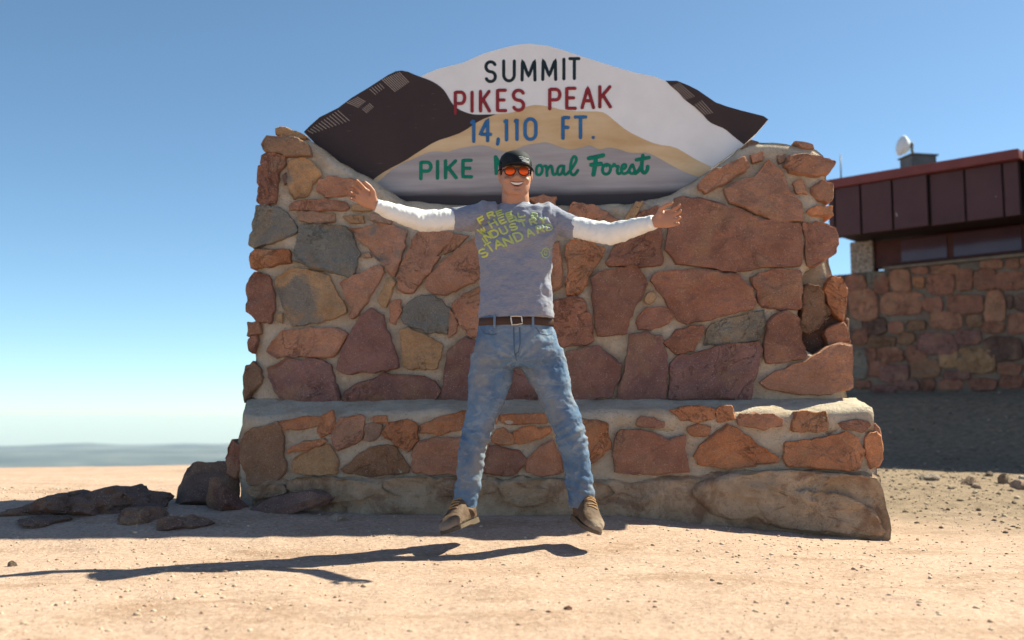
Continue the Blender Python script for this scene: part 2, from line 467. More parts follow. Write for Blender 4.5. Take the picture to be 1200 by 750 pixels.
def resample(pts, step):
    out = []
    n = len(pts)
    for i in range(n):
        a, b = pts[i], pts[(i + 1) % n]
        k = max(1, int(round((b - a).length / step)))
        for j in range(k): out.append(a.lerp(b, j / k))
    return out
def chaikin(pts, q=0.2):
    out = []
    n = len(pts)
    for i in range(n):
        a, b = pts[i], pts[(i + 1) % n]
        out += [a.lerp(b, q), a.lerp(b, 1 - q)]
    return out
def stone_mesh(poly3, nrm, proud, back, seed, step=0.022, round_q=0.07, relief=1.0, grow=0.006):
    """poly3: outline on a wall plane; proud: how far the face stands out; back: how deep it reaches in"""
    rg = random.Random(seed)
    pts = chaikin(poly3, round_q)
    per = sum((pts[i] - pts[i - 1]).length for i in range(len(pts)))
    pts = resample(pts, max(step, per / 44))
    c = sum(pts, Vector()) / len(pts)
    pts = [p + (p - c).normalized() * grow for p in pts]
    sd = Vector((seed * 3.7, seed * 1.3, seed * 0.7))
    jit = []
    for p in pts:
        d = (p - c); L = d.length
        d = d / max(L, 1e-6)
        k = mn.fractal(p * 22 + sd, 0.8, 2.0, 4)
        jit.append(p + d * (0.014 * k) * min(1, L / 0.05))
    pts = jit
    rad = sum((p - c).length for p in pts) / len(pts)
    tx, tz = rg.uniform(-0.07, 0.07), rg.uniform(-0.07, 0.07)
    ex = Vector((-nrm.y, nrm.x, 0))
    e = min(0.0065, rad * 0.15)
    prof = [(0.0, -back), (0.0, proud * 0.15), (e * 0.15, proud * 0.55), (e * 0.6, proud * 0.88)]
    rings = []
    for ins, dp in prof:
        r = []
        for p in pts:
            d = c - p; L = max(d.length, 1e-6)
            off = 0.004 * mn.noise(p * 35 + sd) if dp > 0 else 0
            r.append(p + d * min(0.45, ins / L) + nrm * (dp + off))
        rings.append(r)
    for f in (0.06, 0.16, 0.3, 0.46, 0.64, 0.82):
        r = []
        for p in pts:
            d = c - p; L = max(d.length, 1e-6)
            k0 = min(0.3, e / L)
            q = p + d * (k0 + (1 - k0) * f)
            h = proud + relief * min(1, rad / 0.1) * (0.015 * mn.fractal(q * 11 + sd, 0.7, 2.0, 5) + 0.002 * (1 - (1 - f) ** 2)
                 + abs(mn.noise(q * 4.3 + sd)) * -0.016)
            h += (q - c).dot(ex) * tx + (q - c).z * tz
            r.append(q + nrm * h)
        rings.append(r)
    vs, fs = [], []
    n = len(pts)
    for r in rings: vs += r
    for k in range(len(rings) - 1):
        for i in range(n):
            j = (i + 1) % n
            fs.append((k * n + i, k * n + j, (k + 1) * n + j, (k + 1) * n + i))
    cc = sum(rings[-1], Vector()) / n
    vs.append(cc); b = (len(rings) - 1) * n
    for i in range(n): fs.append((b + i, b + (i + 1) % n, len(vs) - 1))
    vs.append(c - nrm * back)
    for i in range(n): fs.append(((i + 1) % n, i, len(vs) - 1))
    # outline may run either way round: make normals point outwards
    a = Vector()
    for i in range(n): a += (pts[i] - c).cross(pts[(i + 1) % n] - c)
    if a.dot(nrm) < 0: fs = [tuple(reversed(f)) for f in fs]
    return vs, fs

PAL = {'r': (0.370, 0.181, 0.128), 'p': (0.304, 0.163, 0.142), 's': (0.497, 0.257, 0.171), 't': (0.505, 0.315, 0.177),
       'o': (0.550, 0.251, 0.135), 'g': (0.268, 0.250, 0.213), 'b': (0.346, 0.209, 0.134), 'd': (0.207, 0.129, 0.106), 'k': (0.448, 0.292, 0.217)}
ZA, ZB, ZC, ZD = (260, 140, 3.75), (260, 300, 3.75), (420, 220, 3.75), (420, 320, 3.75)
ZE, ZF, ZG, ZH = (620, 220, 3.75), (620, 320, 3.75), (800, 150, 3.752), (800, 310, 3.752)
ZI, ZJ, ZK, ZP = (250, 460, 4.615), (480, 460, 4.165), (680, 450, 3.158), (0, 0, 1)
# (frame, colour, patina, outline, extra proud, extra back)
WALL = [
 (ZA, 't', .1, [(240,45),(265,35),(330,55),(372,75),(345,92),(300,85),(240,70)], .01, .2),
 (ZA, 'b', .1, [(183,115),(205,80),(270,78),(345,88),(398,125),(390,160),(340,168),(250,155),(190,140)], .02, .25),
 (ZA, 'r', .1, [(180,165),(215,150),(285,165),(285,200),(250,240),(240,370),(200,378),(158,365),(165,300),(185,220),(175,200)], .01, .2),
 (ZA, 'r', .0, [(160,205),(176,200),(182,225),(165,295),(155,270)], -.02, .2),
 (ZA, 't', .55, [(295,195),(340,170),(385,175),(435,225),(440,245),(400,285),(385,330),(320,348),(300,335),(290,270)], .0, 0),
 (ZA, 'd', .0, [(270,250),(284,238),(291,275),(275,288)], .0, 0),
 (ZA, 's', .1, [(430,265),(470,252),(570,262),(625,275),(660,310),(640,340),(540,340),(460,342),(420,320),(415,290)], .0, 0),
 (ZA, 's', .0, [(300,385),(330,358),(450,350),(550,365),(560,390),(540,402),(420,402),(300,400)], .005, 0),
 (ZA, 'k', .2, [(330,410),(360,405),(495,415),(497,450),(440,458),(340,445)], .0, 0),
 (ZA, 't', .0, [(530,425),(620,423),(628,455),(565,457)], .0, 0),
 (ZA, 't', .0, [(575,375),(655,382),(660,403),(578,400)], .0, 0),
 (ZA, 'k', .2, [(655,415),(720,420),(755,445),(740,460),(650,445)], .0, 0),
 (ZA, 'g', .8, [(155,385),(200,378),(270,400),(320,450),(335,490),(300,515),(150,565),(125,550),(125,530),(150,440)], .01, .2),
 (ZA, 'o', .0, [(130,590),(160,575),(295,572),(305,600),(300,630),(230,645),(140,652),(128,625)], .01, .2),
 (ZA, 'g', .75, [(345,475),(370,462),(480,470),(540,470),(575,500),(590,560),(605,590),(590,670),(570,695),(520,680),(400,655),(320,620),(325,580),(335,530)], .01, 0),
 (ZC, 's', .62, [(-40,180),(20,175),(80,160),(160,168),(215,190),(205,260),(180,340),(160,385),(140,380),(95,325),(40,265),(-20,200)], .0, 0),
 (ZA, 'k', .0, [(622,588),(648,592),(655,606),(625,608)], .0, 0),
 (ZB, 'r', .0, [(115,115),(150,70),(215,90),(230,170),(235,240),(215,298),(150,280),(110,240)], .01, .2),
 (ZB, 't', .7, [(240,95),(300,65),(370,60),(470,85),(490,140),(530,200),(550,250),(500,270),(390,300),(310,308),(280,270),(265,200),(235,130)], .0, 0),
 (ZB, 's', .0, [(520,120),(600,80),(690,42),(715,70),(690,120),(640,200),(600,260),(570,278),(560,265),(580,235),(555,200)], .01, 0),
 (ZB, 't', .0, [(245,255),(268,253),(265,290),(245,290)], .0, 0),
 (ZB, 'r', .0, [(118,295),(165,285),(172,340),(120,347)], .0, .2),
 (ZB, 'r', .0, [(118,365),(150,355),(155,375),(135,430),(120,415)], .0, .2),
 (ZB, 'b', .1, [(110,490),(140,465),(175,500),(178,540),(140,590),(105,640),(98,600),(100,530)], .0, .2),
 (ZB, 's', .15, [(215,395),(265,330),(380,318),(500,315),(555,345),(530,390),(500,440),(440,447),(330,440),(230,448),(192,420)], .005, 0),
 (ZB, 'p', .1, [(205,490),(290,455),(400,455),(485,480),(500,560),(530,650),(400,662),(280,640),(230,590),(210,540)], .01, 0),
 (ZD, 'p', .0, [(60,160),(85,168),(110,200),(150,310),(185,415),(100,430),(0,440),(-70,445),(-88,420),(-85,375),(-40,290),(10,190)], .015, 0),
 (ZD, 'p', .0, [(-60,520),(0,490),(110,445),(250,450),(330,470),(360,520),(330,570),(230,590),(100,590),(-60,575),(-66,545)], .015, 0),
 (ZC, 't', .0, [(125,405),(150,398),(165,420),(140,480),(125,520),(100,522),(90,490)], .0, 0),
 (ZC, 's', .1, [(140,500),(185,495),(188,540),(165,600),(140,590)], .0, 0),
 (ZC, 's', .1, [(260,200),(330,192),(400,195),(415,210),(400,245),(350,300),(362,305),(300,390),(250,455),(215,468),(175,455),(178,380),(210,290)], .01, 0),
 (ZC, 's', .2, [(425,205),(490,210),(412,275),(380,292),(372,262),(408,235)], .0, 0),
 (ZC, 's', .0, [(300,400),(380,320),(440,270),(510,220),(545,225),(560,390),(450,440),(380,478),(330,460),(295,430)], .01, 0),
 (ZC, 'g', .8, [(205,520),(260,480),(330,470),(400,530),(395,590),(390,640),(330,640),(195,600),(190,590)], .0, 0),
 (ZC, 's', .0, [(402,540),(420,552),(437,595),(430,645),(398,652),(400,600)], .0, 0),
 (ZC, 's', .0, [(415,510),(470,470),(528,440),(575,430),(590,560),(560,650),(490,660),(450,600),(420,550)], .01, 0),
 (ZD, 't', .0, [(185,250),(215,240),(330,290),(370,320),(365,350),(345,420),(300,425),(200,415),(195,370)], .005, 0),
 (ZD, 'p', .0, [(430,310),(470,280),(510,300),(560,330),(560,480),(545,580),(400,575),(365,550),(375,450),(390,350)], .01, 0),
 (ZD, 'p', .0, [(590,420),(680,385),(760,430),(795,560),(760,585),(600,588),(570,540)], .01, 0),
 (ZP, 's', .1, [(574,246),(610,243),(642,250),(643,300),(612,318),(580,328)], .005, 0),
 (ZP, 'r', .1, [(583,336),(612,324),(640,312),(646,345),(640,370),(600,382),(578,375)], .005, 0),
 (ZP, 's', .1, [(600,392),(640,384),(652,398),(640,412),(604,414)], .0, 0),
 (ZE, 's', .1, [(0,48),(60,35),(115,45),(112,75),(40,85)], .0, 0),
 (ZE, 's', .1, [(165,110),(195,65),(260,75),(340,105),(392,145),(380,180),(330,200),(230,190),(170,170)], .0, 0),
 (ZE, 'o', .05, [(165,260),(190,225),(260,235),(330,270),(320,310),(280,360),(250,430),(210,475),(165,470),(160,420),(175,370),(160,300)], .01, 0),
 (ZE, 's', .0, [(100,250),(130,240),(145,330),(145,440),(100,455),(92,350)], .0, 0),
 (ZE, 'r', .0, [(335,330),(380,250),(430,180),(480,118),(560,78),(580,100),(585,340),(480,347),(360,345)], .01, 0),
 (ZE, 't', .0, [(418,142),(468,65),(500,62),(480,108),(450,145)], .01, 0),
 (ZG, 'r', .0, [(-70,543),(-62,412),(-35,318),(0,305),(70,312),(190,345),(350,405),(520,428),(522,608),(400,612),(300,622),(240,635),(130,615),(0,605),(-28,597)], .02, 0),
 (ZE, 'r', .0, [(275,400),(300,375),(470,345),(510,390),(515,430),(480,500),(440,580),(430,640),(300,655),(285,560),(280,480)], .015, 0),
 (ZE, 'r', .05, [(95,510),(180,478),(235,490),(265,560),(285,670),(250,695),(150,695),(100,690),(80,600)], .01, 0),
 (ZH, 'r', .0, [(-145,68),(-105,33),(0,25),(120,25),(240,45),(300,100),(318,165),(305,195),(220,215),(120,238),(20,260),(-20,245),(-80,160)], .015, 0),
 (ZF, 'r', .2, [(480,190),(520,155),(590,150),(640,165),(642,190),(610,220),(560,250),(480,248),(470,215)], .0, 0),
 (ZF, 't', .0, [(515,95),(545,80),(560,110),(530,135),(510,130)], .0, 0),
 (ZH, 'r', .0, [(-80,340),(-25,293),(30,272),(90,266),(92,300),(75,335),(45,378),(0,392),(-25,390),(-65,365)], .005, 0),
 (ZF, 'p', .0, [(430,330),(440,275),(520,262),(580,275),(600,340),(605,430),(600,555),(480,570),(385,560),(400,480),(425,430)], .015, 0),
 (ZF, 'p', .15, [(110,380),(160,350),(300,320),(400,400),(400,450),(370,540),(280,555),(200,578),(70,578),(80,470)], .01, 0),
 (ZH, 'p', .0, [(-60,590),(-58,440),(-30,405),(60,392),(160,355),(320,343),(348,375),(325,450),(305,525),(300,592),(100,594)], .015, 0),
 (ZH, 'g', .7, [(95,355),(110,265),(200,240),(355,200),(360,240),(350,300),(330,335),(200,345)], .0, 0),
 (ZH, 'r', .0, [(300,60),(340,40),(430,25),(520,30),(525,120),(515,190),(440,200),(350,195),(325,140)], .01, 0),
 (ZH, 'r', .0, [(355,420),(365,290),(385,230),(440,205),(490,215),(510,240),(520,330),(540,400),(500,420),(420,432),(365,430)], .02, 0),
 (ZH, 's', .0, [(338,520),(400,470),(530,425),(580,400),(640,360),(710,343),(735,360),(748,540),(700,560),(590,572),(480,565),(370,545)], .02, .25),
 (ZH, 's', .0, [(625,290),(690,255),(710,250),(735,340),(640,355),(630,330)], -.17, .2),
 (ZH, 'o', .0, [(625,100),(660,50),(690,60),(722,100),(712,200),(705,245),(680,230),(640,180)], -.17, .22),
 (ZH, 'b', .0, [(530,90),(600,92),(645,210),(600,270),(540,305),(512,270)], -.12, .15),
 (ZH, 'd', .0, [(520,250),(600,240),(660,225),(720,240),(735,345),(640,400),(560,410),(525,360)], -.235, .03),  # added backing piece, its dark colour stands in for shade in the corner hole
 (ZG, 's', .0, [(450,130),(560,125),(672,155),(640,205),(600,215),(470,200),(445,170)], .035, .25),
 (ZG, 's', .1, [(490,60),(570,75),(582,95),(520,90)], -.03, .25),
 (ZG, 's', .0, [(480,245),(520,230),(545,290),(500,290)], .0, 0),
 (ZG, 's', .0, [(565,265),(610,235),(655,245),(655,320),(600,322),(570,290)], .0, .25),
 (ZG, 'o', .0, [(555,370),(580,345),(650,345),(662,388),(570,390)], .0, .25),
 (ZG, 'r', .3, [(525,418),(630,420),(670,440),(682,490),(670,550),(620,585),(570,605),(545,610),(535,520)], .0, .25),
 (ZG, 's', .05, [(180,270),(220,245),(320,215),(370,150),(420,185),(450,240),(470,285),(520,340),(525,410),(450,418),(360,400),(300,365),(200,330)], .02, 0),
 (ZG, 's', .1, [(65,250),(110,205),(200,160),(270,130),(295,170),(270,195),(160,260),(100,290),(70,275)], .025, .06),
 (ZG, 's', .0, [(300,120),(350,110),(347,145),(310,152)], .0, 0),
 (ZG, 'd', .0, [(252,95),(300,55),(335,65),(290,88)], -.04, .1),
 (ZG, 'k', .0, [(420,125),(450,118),(446,150),(424,158)], -.01, 0),
]
BENCH = [
 (ZI, 'o', .0, [(355,155),(580,130),(590,165),(560,180),(365,205)], .0, 0),
 (ZI, 'o', .0, [(590,130),(640,105),(660,150),(640,215),(590,225),(575,200)], .0, 0),
 (ZI, 's', .0, [(660,180),(700,145),(780,125),(820,145),(800,240),(740,280),(680,315),(660,280),(650,230)], .005, 0),
 (ZI, 'o', .0, [(850,138),(930,128),(935,160),(880,158)], .0, 0),
 (ZI, 'k', .0, [(830,172),(910,175),(880,255),(820,250)], .0, 0),
 (ZI, 'o', .0, [(930,215),(945,160),(1095,165),(1100,250),(1050,320),(1000,290),(940,245)], .005, 0),
 (ZI, 'b', .0, [(145,330),(170,230),(230,200),(345,165),(370,200),(375,300),(390,380),(380,440),(340,480),(250,500),(190,490),(175,400)], .015, .1),
 (ZI, 'r', .0, [(85,300),(105,265),(145,290),(150,400),(125,460),(80,435)], -.03, .2),
 (ZI, 'o', .0, [(405,310),(440,285),(590,250),(612,265),(560,290),(410,325)], .005, 0),
 (ZI, 't', .0, [(430,365),(480,335),(620,285),(665,340),(665,435),(560,443),(440,430)], .0, 0),
 (ZI, 'b', .25, [(705,410),(790,340),(870,295),(960,290),(1010,340),(1060,400),(1050,435),(850,445),(720,435)], .0, 0),
 (ZJ, 'o', .0, [(50,160),(130,130),(270,90),(285,140),(250,180),(130,200),(60,195)], .0, 0),
 (ZJ, 's', .0, [(15,300),(50,240),(130,225),(250,220),(262,300),(258,395),(100,395),(20,385)], .005, 0),
 (ZJ, 'o', .0, [(300,90),(420,95),(425,150),(300,190),(280,150)], .0, 0),
 (ZJ, 's', .0, [(285,240),(370,215),(385,250),(350,390),(290,395),(275,320)], .0, 0),
 (ZJ, 'o', .0, [(450,110),(660,105),(672,150),(480,155),(445,140)], .0, 0),
 (ZJ, 'o', .0, [(400,230),(430,190),(460,178),(500,210),(500,245),(440,248)], .0, 0),
 (ZJ, 'o', .0, [(510,190),(560,172),(680,170),(692,190),(640,220),(545,245),(515,235)], .0, 0),
 (ZJ, 'r', .0, [(362,395),(385,270),(440,268),(545,290),(565,330),(520,385),(480,402)], .005, 0),
 (ZJ, 's', .0, [(580,330),(640,270),(700,235),(735,320),(748,385),(640,402),(575,385)], .005, 0),
 (ZJ, 'o', .0, [(760,135),(965,148),(972,270),(890,345),(800,340),(770,240)], .005, 0),
 (ZK, 'r', .0, [(135,200),(150,170),(230,175),(320,205),(385,190),(380,260),(395,320),(330,330),(135,325),(122,270)], .015, 0),
 (ZK, 'r', .0, [(210,145),(230,120),(305,140),(300,160),(215,152)], .0, 0),
 (ZK, 'o', .0, [(340,97),(400,82),(500,92),(490,130),(380,135)], .0, 0),
 (ZK, 'o', .0, [(510,88),(560,82),(570,130),(515,133)], .0, 0),
 (ZK, 'o', .0, [(400,165),(440,150),(480,160),(470,185),(420,190)], .0, 0),
 (ZK, 's', .0, [(585,130),(600,110),(700,113),(745,130),(740,155),(680,162),(590,152)], .01, 0),
 (ZK, 'o', .0, [(420,265),(480,200),(540,152),(600,180),(660,230),(730,270),(720,290),(560,310),(440,300)], .005, 0),
 (ZK, 'o', .0, [(780,170),(800,102),(860,110),(905,105),(912,165),(830,175)], .0, 0),
 (ZK, 'o', .0, [(757,215),(900,205),(980,180),(1020,200),(1045,250),(1030,310),(980,318),(850,305),(760,305)], .01, 0),
 (ZK, 'r', .0, [(955,145),(1040,132),(1065,150),(1040,175),(980,165)], .0, 0),
 (ZK, 'o', .0, [(1055,200),(1080,185),(1110,190),(1121,240),(1105,300),(1075,305),(1060,260)], .0, .2),
 (ZK, 's', .0, [(1065,170),(1090,145),(1110,185),(1075,180)], -.03, .2),
]
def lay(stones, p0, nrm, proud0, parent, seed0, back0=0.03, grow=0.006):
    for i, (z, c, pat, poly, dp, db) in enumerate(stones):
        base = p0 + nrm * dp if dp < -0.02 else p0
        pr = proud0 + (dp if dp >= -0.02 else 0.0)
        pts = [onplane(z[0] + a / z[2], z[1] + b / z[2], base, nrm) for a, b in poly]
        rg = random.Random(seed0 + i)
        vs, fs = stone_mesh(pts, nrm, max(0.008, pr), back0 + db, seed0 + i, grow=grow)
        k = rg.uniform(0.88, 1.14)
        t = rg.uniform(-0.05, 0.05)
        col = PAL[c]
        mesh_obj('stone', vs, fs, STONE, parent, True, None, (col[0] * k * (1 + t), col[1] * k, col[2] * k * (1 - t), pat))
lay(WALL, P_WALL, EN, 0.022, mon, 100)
lay(BENCH, P_BENCH, EN, 0.014, mon, 400, grow=0.011)

def interp(tab, v):
    return float(np.interp(v, [t[0] for t in tab], [t[1] for t in tab]))
def core(name, prof_l, prof_r, top, bottom, p0, thick, mat, nu, nv, amp, slope_top=0.0, rnd=0.03, front_bulge=None):
    """mortar body between a left and right edge (px as a function of py), a top line (py as a function of px)
    and a bottom row, given on the plane p0; it reaches thick metres back."""
    ybase = bottom
    vs, fs = [], []
    def pt(u, v):
        # iterate: px depends on py and top on px
        py = ybase
        for _ in range(3):
            pl, pr = interp(prof_l, py), interp(prof_r, py)
            px = pl + (pr - pl) * u
            tp = interp(top, px)
            py = ybase + (tp - ybase) * v
        return onplane(px, py, p0, EN)
    for j in range(nv + 1):
        for i in range(nu + 1):
            u, v = i / nu, j / nv
            p = pt(u, v)
            edge = min(1, min(u, 1 - u) * nu / 2.0, (1 - v) * nv / 2.0)
            k = mn.fractal(p * 7, 0.9, 2.0, 4) * amp + mn.noise(p * 30) * amp * 0.25
            q = p + EN * (k - rnd * (1 - edge) ** 2)
            q += Vector((0, 0, 1)) * mn.noise(p * 11) * amp * 0.8 * (1 if j else 0) + EX * mn.noise(p * 12 + Vector((5, 5, 5))) * amp
            vs.append(q)
    n = (nu + 1) * (nv + 1)
    # back sheet
    for j in range(nv + 1):
        for i in range(nu + 1):
            q = vs[j * (nu + 1) + i] - EN * (thick + mn.noise(vs[j * (nu + 1) + i] * 6) * amp)
            if slope_top: q = q + Vector((0, 0, slope_top * (j / nv) ** 8))
            vs.append(q)
    W = nu + 1
    for j in range(nv):
        for i in range(nu):
            a = j * W + i
            fs.append((a, a + 1, a + W + 1, a + W))
            fs.append((n + a, n + a + W, n + a + W + 1, n + a + 1))
    # sides in several strips so that they are rough too
    def strip(loop, closed=False):
        rows = 5
        idx = [loop]
        for r in range(1, rows):
            row = []
            for a in loop:
                p = vs[a].lerp(vs[a + n], r / rows)
                kk = mn.fractal(p * 8 + Vector((9, 0, 0)), 0.9, 2.0, 3) * amp * 1.6
                out = Vector((0, 0, 1)) if a >= nv * W else (EX if a % W else -EX)
                vs.append(p + out * kk); row.append(len(vs) - 1)
            idx.append(row)
        idx.append([a + n for a in loop])
        for r in range(rows):
            for k in range(len(loop) - 1):
                fs.append((idx[r][k], idx[r + 1][k], idx[r + 1][k + 1], idx[r][k + 1]))
    strip([j * W for j in range(nv + 1)])
    strip([nv * W + i for i in range(nu + 1)])
    strip([j * W + nu for j in reversed(range(nv + 1))])
    strip([i for i in reversed(range(nu + 1))])
    return mesh_obj(name, vs, fs, mat, mon)
# upper wall
core('mortar_wall',
     [(150, 322), (200, 306), (260, 301), (330, 297), (420, 296), (480, 290), (500, 289)],
     [(165, 962), (185, 970), (230, 972), (262, 966), (300, 968), (318, 946), (330, 938), (405, 938), (418, 960), (440, 992), (500, 1000)],
     [(322, 158), (345, 156), (362, 162), (400, 190), (440, 212), (470, 233), (560, 240), (640, 240), (735, 238), (790, 226), (830, 199), (868, 172), (880, 164), (930, 166), (955, 172), (975, 184)],
     500, P_WALL - EN * 0.004, 0.50, MORTAR, 90, 60, 0.014, rnd=0.05)
# back half of the wall behind the broken corner
core('mortar_wall_back',
     [(240, 900), (500, 900)], [(240, 960), (310, 974), (360, 984), (420, 988), (500, 992)],
     [(900, 300), (992, 300)], 500, P_WALL - EN * 0.23, 0.26, MORTAR, 10, 24, 0.015, rnd=0.03)
# bench
core('mortar_bench',
     [(478, 290), (500, 279), (530, 272), (560, 276), (600, 280), (640, 282)],
     [(470, 1012), (490, 1022), (520, 1030), (560, 1031), (600, 1030), (700, 1030)],
     [(272, 494), (300, 490), (400, 491), (520, 492), (640, 491), (800, 489), (900, 489), (1000, 489), (1032, 492)],
     690, P_BENCH - EN * 0.007, 0.85, MORTAR, 110, 46, 0.010, rnd=0.045)
# sloping cap of mortar on the bench
vs, fs = [], []
NU, NV = 110, 12
for j in range(NV + 1):
    for i in range(NU + 1):
        u, v = i / NU, j / NV
        px = 284 + (1024 - 284) * u
        a = onplane(px, 487 + 2.5 * math.sin(u * 17) + 4 * mn.noise(Vector((u * 14, 0, 3))) - 5 * u, P_BENCH + EN * 0.002, EN)
        b = onplane(290 + (1003 - 290) * u, 466, P_WALL - EN * 0.02, EN)
        p = a.lerp(b, v)
        p.z += 0.007 * math.sin(v * math.pi * 0.9) * (1 - v) + 0.008 * mn.fractal(p * 9, 0.9, 2, 3) - (0.03 if j == 0 else 0)
        vs.append(p)
for j in range(NV):
    for i in range(NU):
        a = j * (NU + 1) + i
        fs.append((a, a + 1, a + NU + 2, a + NU + 1))
n0 = len(vs)
vs += [v - Vector((0, 0, 0.12)) - EN * 0.02 for v in vs]
fs += [tuple(n0 + k for k in reversed(f)) for f in fs]
rim = [i for i in range(NU + 1)] + [j * (NU + 1) + NU for j in range(1, NV + 1)] + [NV * (NU + 1) + i for i in reversed(range(NU))] + [j * (NU + 1) for j in reversed(range(1, NV))]
for k in range(len(rim)):
    a, b = rim[k], rim[(k + 1) % len(rim)]
    fs.append((b, a, a + n0, b + n0))
mesh_obj('bench_cap', vs, fs, MORTAR, mon)
# rough footing under the bench
core('footing',
     [(550, 292), (575, 290), (600, 290), (690, 300)],
     [(540, 1031), (560, 1034), (585, 1037), (610, 1041), (632, 1043), (690, 1046)],
     [(285, 566), (330, 560), (480, 558), (600, 560), (720, 562), (800, 556), (850, 551), (1000, 553), (1045, 556)],
     690, P_BENCH + EN * 0.04, 0.9, FOOT, 130, 34, 0.034, rnd=0.06)

# weathered lumps of the footing, standing out from it
for i, (z, poly, pr) in enumerate([
    (ZK, [(415,400),(440,362),(560,332),(700,322),(850,328),(1085,338),(1118,400),(1140,520),(1146,590),(1000,560),(880,550),(800,535),(690,520),(640,490),(560,505),(470,470)], .030),
    (ZK, [(640,440),(720,400),(860,390),(1000,420),(1090,470),(1130,560),(1000,552),(860,540),(720,520),(680,490)], .048),
    (ZJ, [(-120,420),(60,412),(260,420),(420,425),(440,470),(300,520),(120,500),(-60,505),(-130,470)], .022),
    (ZJ, [(430,430),(640,425),(800,430),(960,440),(1000,500),(860,545),(700,520),(560,560),(450,520)], .030),
    (ZI, [(170,512),(260,500),(372,490),(402,540),(330,560),(230,578),(190,545)], .030),
    (ZI, [(400,470),(560,455),(700,470),(850,480),(900,540),(760,590),(600,585),(470,560),(410,530)], .026),
]):
    pts = [onplane(z[0] + a / z[2], z[1] + b / z[2], P_BENCH + EN * 0.035, EN) for a, b in poly]
    vs, fs = stone_mesh(pts, EN, pr, 0.05, 700 + i, 0.03, 0.2, 2.2)
    mesh_obj('footing_lump', vs, fs, FOOT, mon)

# ------------------------------------------------------------------ painted sign board
sign_c = P_SIGN
sign = empty('summit_sign', tuple(onplane(620, 238, P_SIGN, EN)), 'painted mountain shaped summit sign board with lettering set into the stone wall', 'sign')
TL = (340, 40, 3.75); TR = (620, 40, 3.75)
def zp(z, pts): return [(z[0] + a / z[2], z[1] + b / z[2]) for a, b in pts]
top_l = zp(TL, [(60,430),(90,400),(130,365),(170,345),(210,325),(270,280),(345,235),(430,180),(465,163),(490,160),(520,166),(540,175),(570,187)])
top_w = zp(TL, [(640,155),(700,140),(760,125),(850,85),(930,62),(1000,46),(1050,42)]) + zp(TR, [(80,50),(150,70),(240,100),(330,128),(400,150),(480,172),(550,185),(600,205)])
top_r = zp(TR, [(650,205),(700,225),(740,245),(820,300),(870,318),(930,335),(1030,360),(1052,375)])
bot_r = zp(TR, [(1000,435),(945,485),(870,540),(800,590),(730,660),(690,690)])
bottom = [(790, 231), (769, 238), (735, 243), (620, 247), (520, 245), (470, 240), (444, 229), (420, 212.5), (400, 199), (382.7, 185), (366.7, 166)]
outline = top_l + top_w + top_r + bot_r + bottom
def region(name, pts, front, thick, mat, parent=sign, p0=P_SIGN):
    """flat painted shape, front metres in front of the sign plane"""
    P = [onplane(a, b, p0, EN) + EN * front for a, b in pts]
    bm = bmesh.new()
    fv = [bm.verts.new(p) for p in P]
    f = bm.faces.new(fv)
    f.normal_update()
    if f.normal.dot(EN) < 0: f.normal_flip()
    r = bmesh.ops.extrude_face_region(bm, geom=[f])
    for g in r['geom']:
        if isinstance(g, bmesh.types.BMVert): g.co -= EN * thick
    bmesh.ops.recalc_face_normals(bm, faces=bm.faces[:])
    bmesh.ops.triangulate(bm, faces=[q for q in bm.faces if len(q.verts) > 4])
    return bm_obj(name, bm, mat, parent, False)
def smooth_open(pts, k=1):
    for _ in range(k):
        out = [pts[0]]
        for a, b in zip(pts, pts[1:]):
            out += [(a[0] * .75 + b[0] * .25, a[1] * .75 + b[1] * .25), (a[0] * .25 + b[0] * .75, a[1] * .25 + b[1] * .75)]
        pts = out + [pts[-1]]
    return pts
pw = simple('white_sign_paint', (0.80, 0.76, 0.76), 0.55, 0.05, 5, 0.0006, 40)
# dark brown with faint pale horizontal scratches
m = NT('dark_brown_sign_paint')
st = m.noise(1.0, 3, 0.6, m.mapped((14, 14, 160)))
br = m.noise(9, 2, 0.5)
fc = m.math('MULTIPLY', m.gray(st, 0.66, 0.74), m.gray(br, 0.5, 0.6))
m.base(m.mix(fc, m.mix(m.gray(m.noise(3), 0.3, 0.7), (0.042, 0.026, 0.026), (0.056, 0.034, 0.032)), (0.17, 0.12, 0.10)))
m.rough(0.6); m.bump(m.noise(1.0, 3, 0.6, m.mapped((8, 8, 120))), 0.001)
pd = m.m
m = NT('tan_sign_paint')
sx = m.n('ShaderNodeSeparateXYZ'); m.l(m.coord(), sx.inputs[0])
bl = m.noise(1.0, 4, 0.6, m.mapped((2.0, 2.0, 7.0)))
m.base(m.mix(m.gray(bl, 0.35, 0.68), (0.72, 0.52, 0.32), (0.55, 0.34, 0.17)))
m.rough(0.6)
pt_ = m.m
m = NT('grey_sign_paint')
sx = m.n('ShaderNodeSeparateXYZ'); m.l(m.coord(), sx.inputs[0])
st = m.noise(1.0, 4, 0.6, m.mapped((1.2, 1.2, 14)))
gcol = m.mix(m.gray(st, 0.3, 0.7), (0.31, 0.265, 0.265), (0.47, 0.42, 0.42))
zz = m.math('ADD', sx.outputs[2], m.math('MULTIPLY', m.math('SUBTRACT', st, 0.5), 0.05))
mp = m.n('ShaderNodeMapRange'); m.l(zz, mp.inputs[0]); mp.inputs[1].default_value = 0.10; mp.inputs[2].default_value = 0.045
m.base(m.mix(mp.outputs[0], gcol, (0.055, 0.042, 0.045)))
m.rough(0.6)
pgr = m.m
m = NT('brown_edge_paint'); m.base((0.30, 0.165, 0.075)); m.rough(0.6); pe = m.m
m = NT('grey_edge_paint'); m.base((0.215, 0.175, 0.178)); m.rough(0.6); pge = m.m
region('board', outline, 0.0, 0.06, pw)
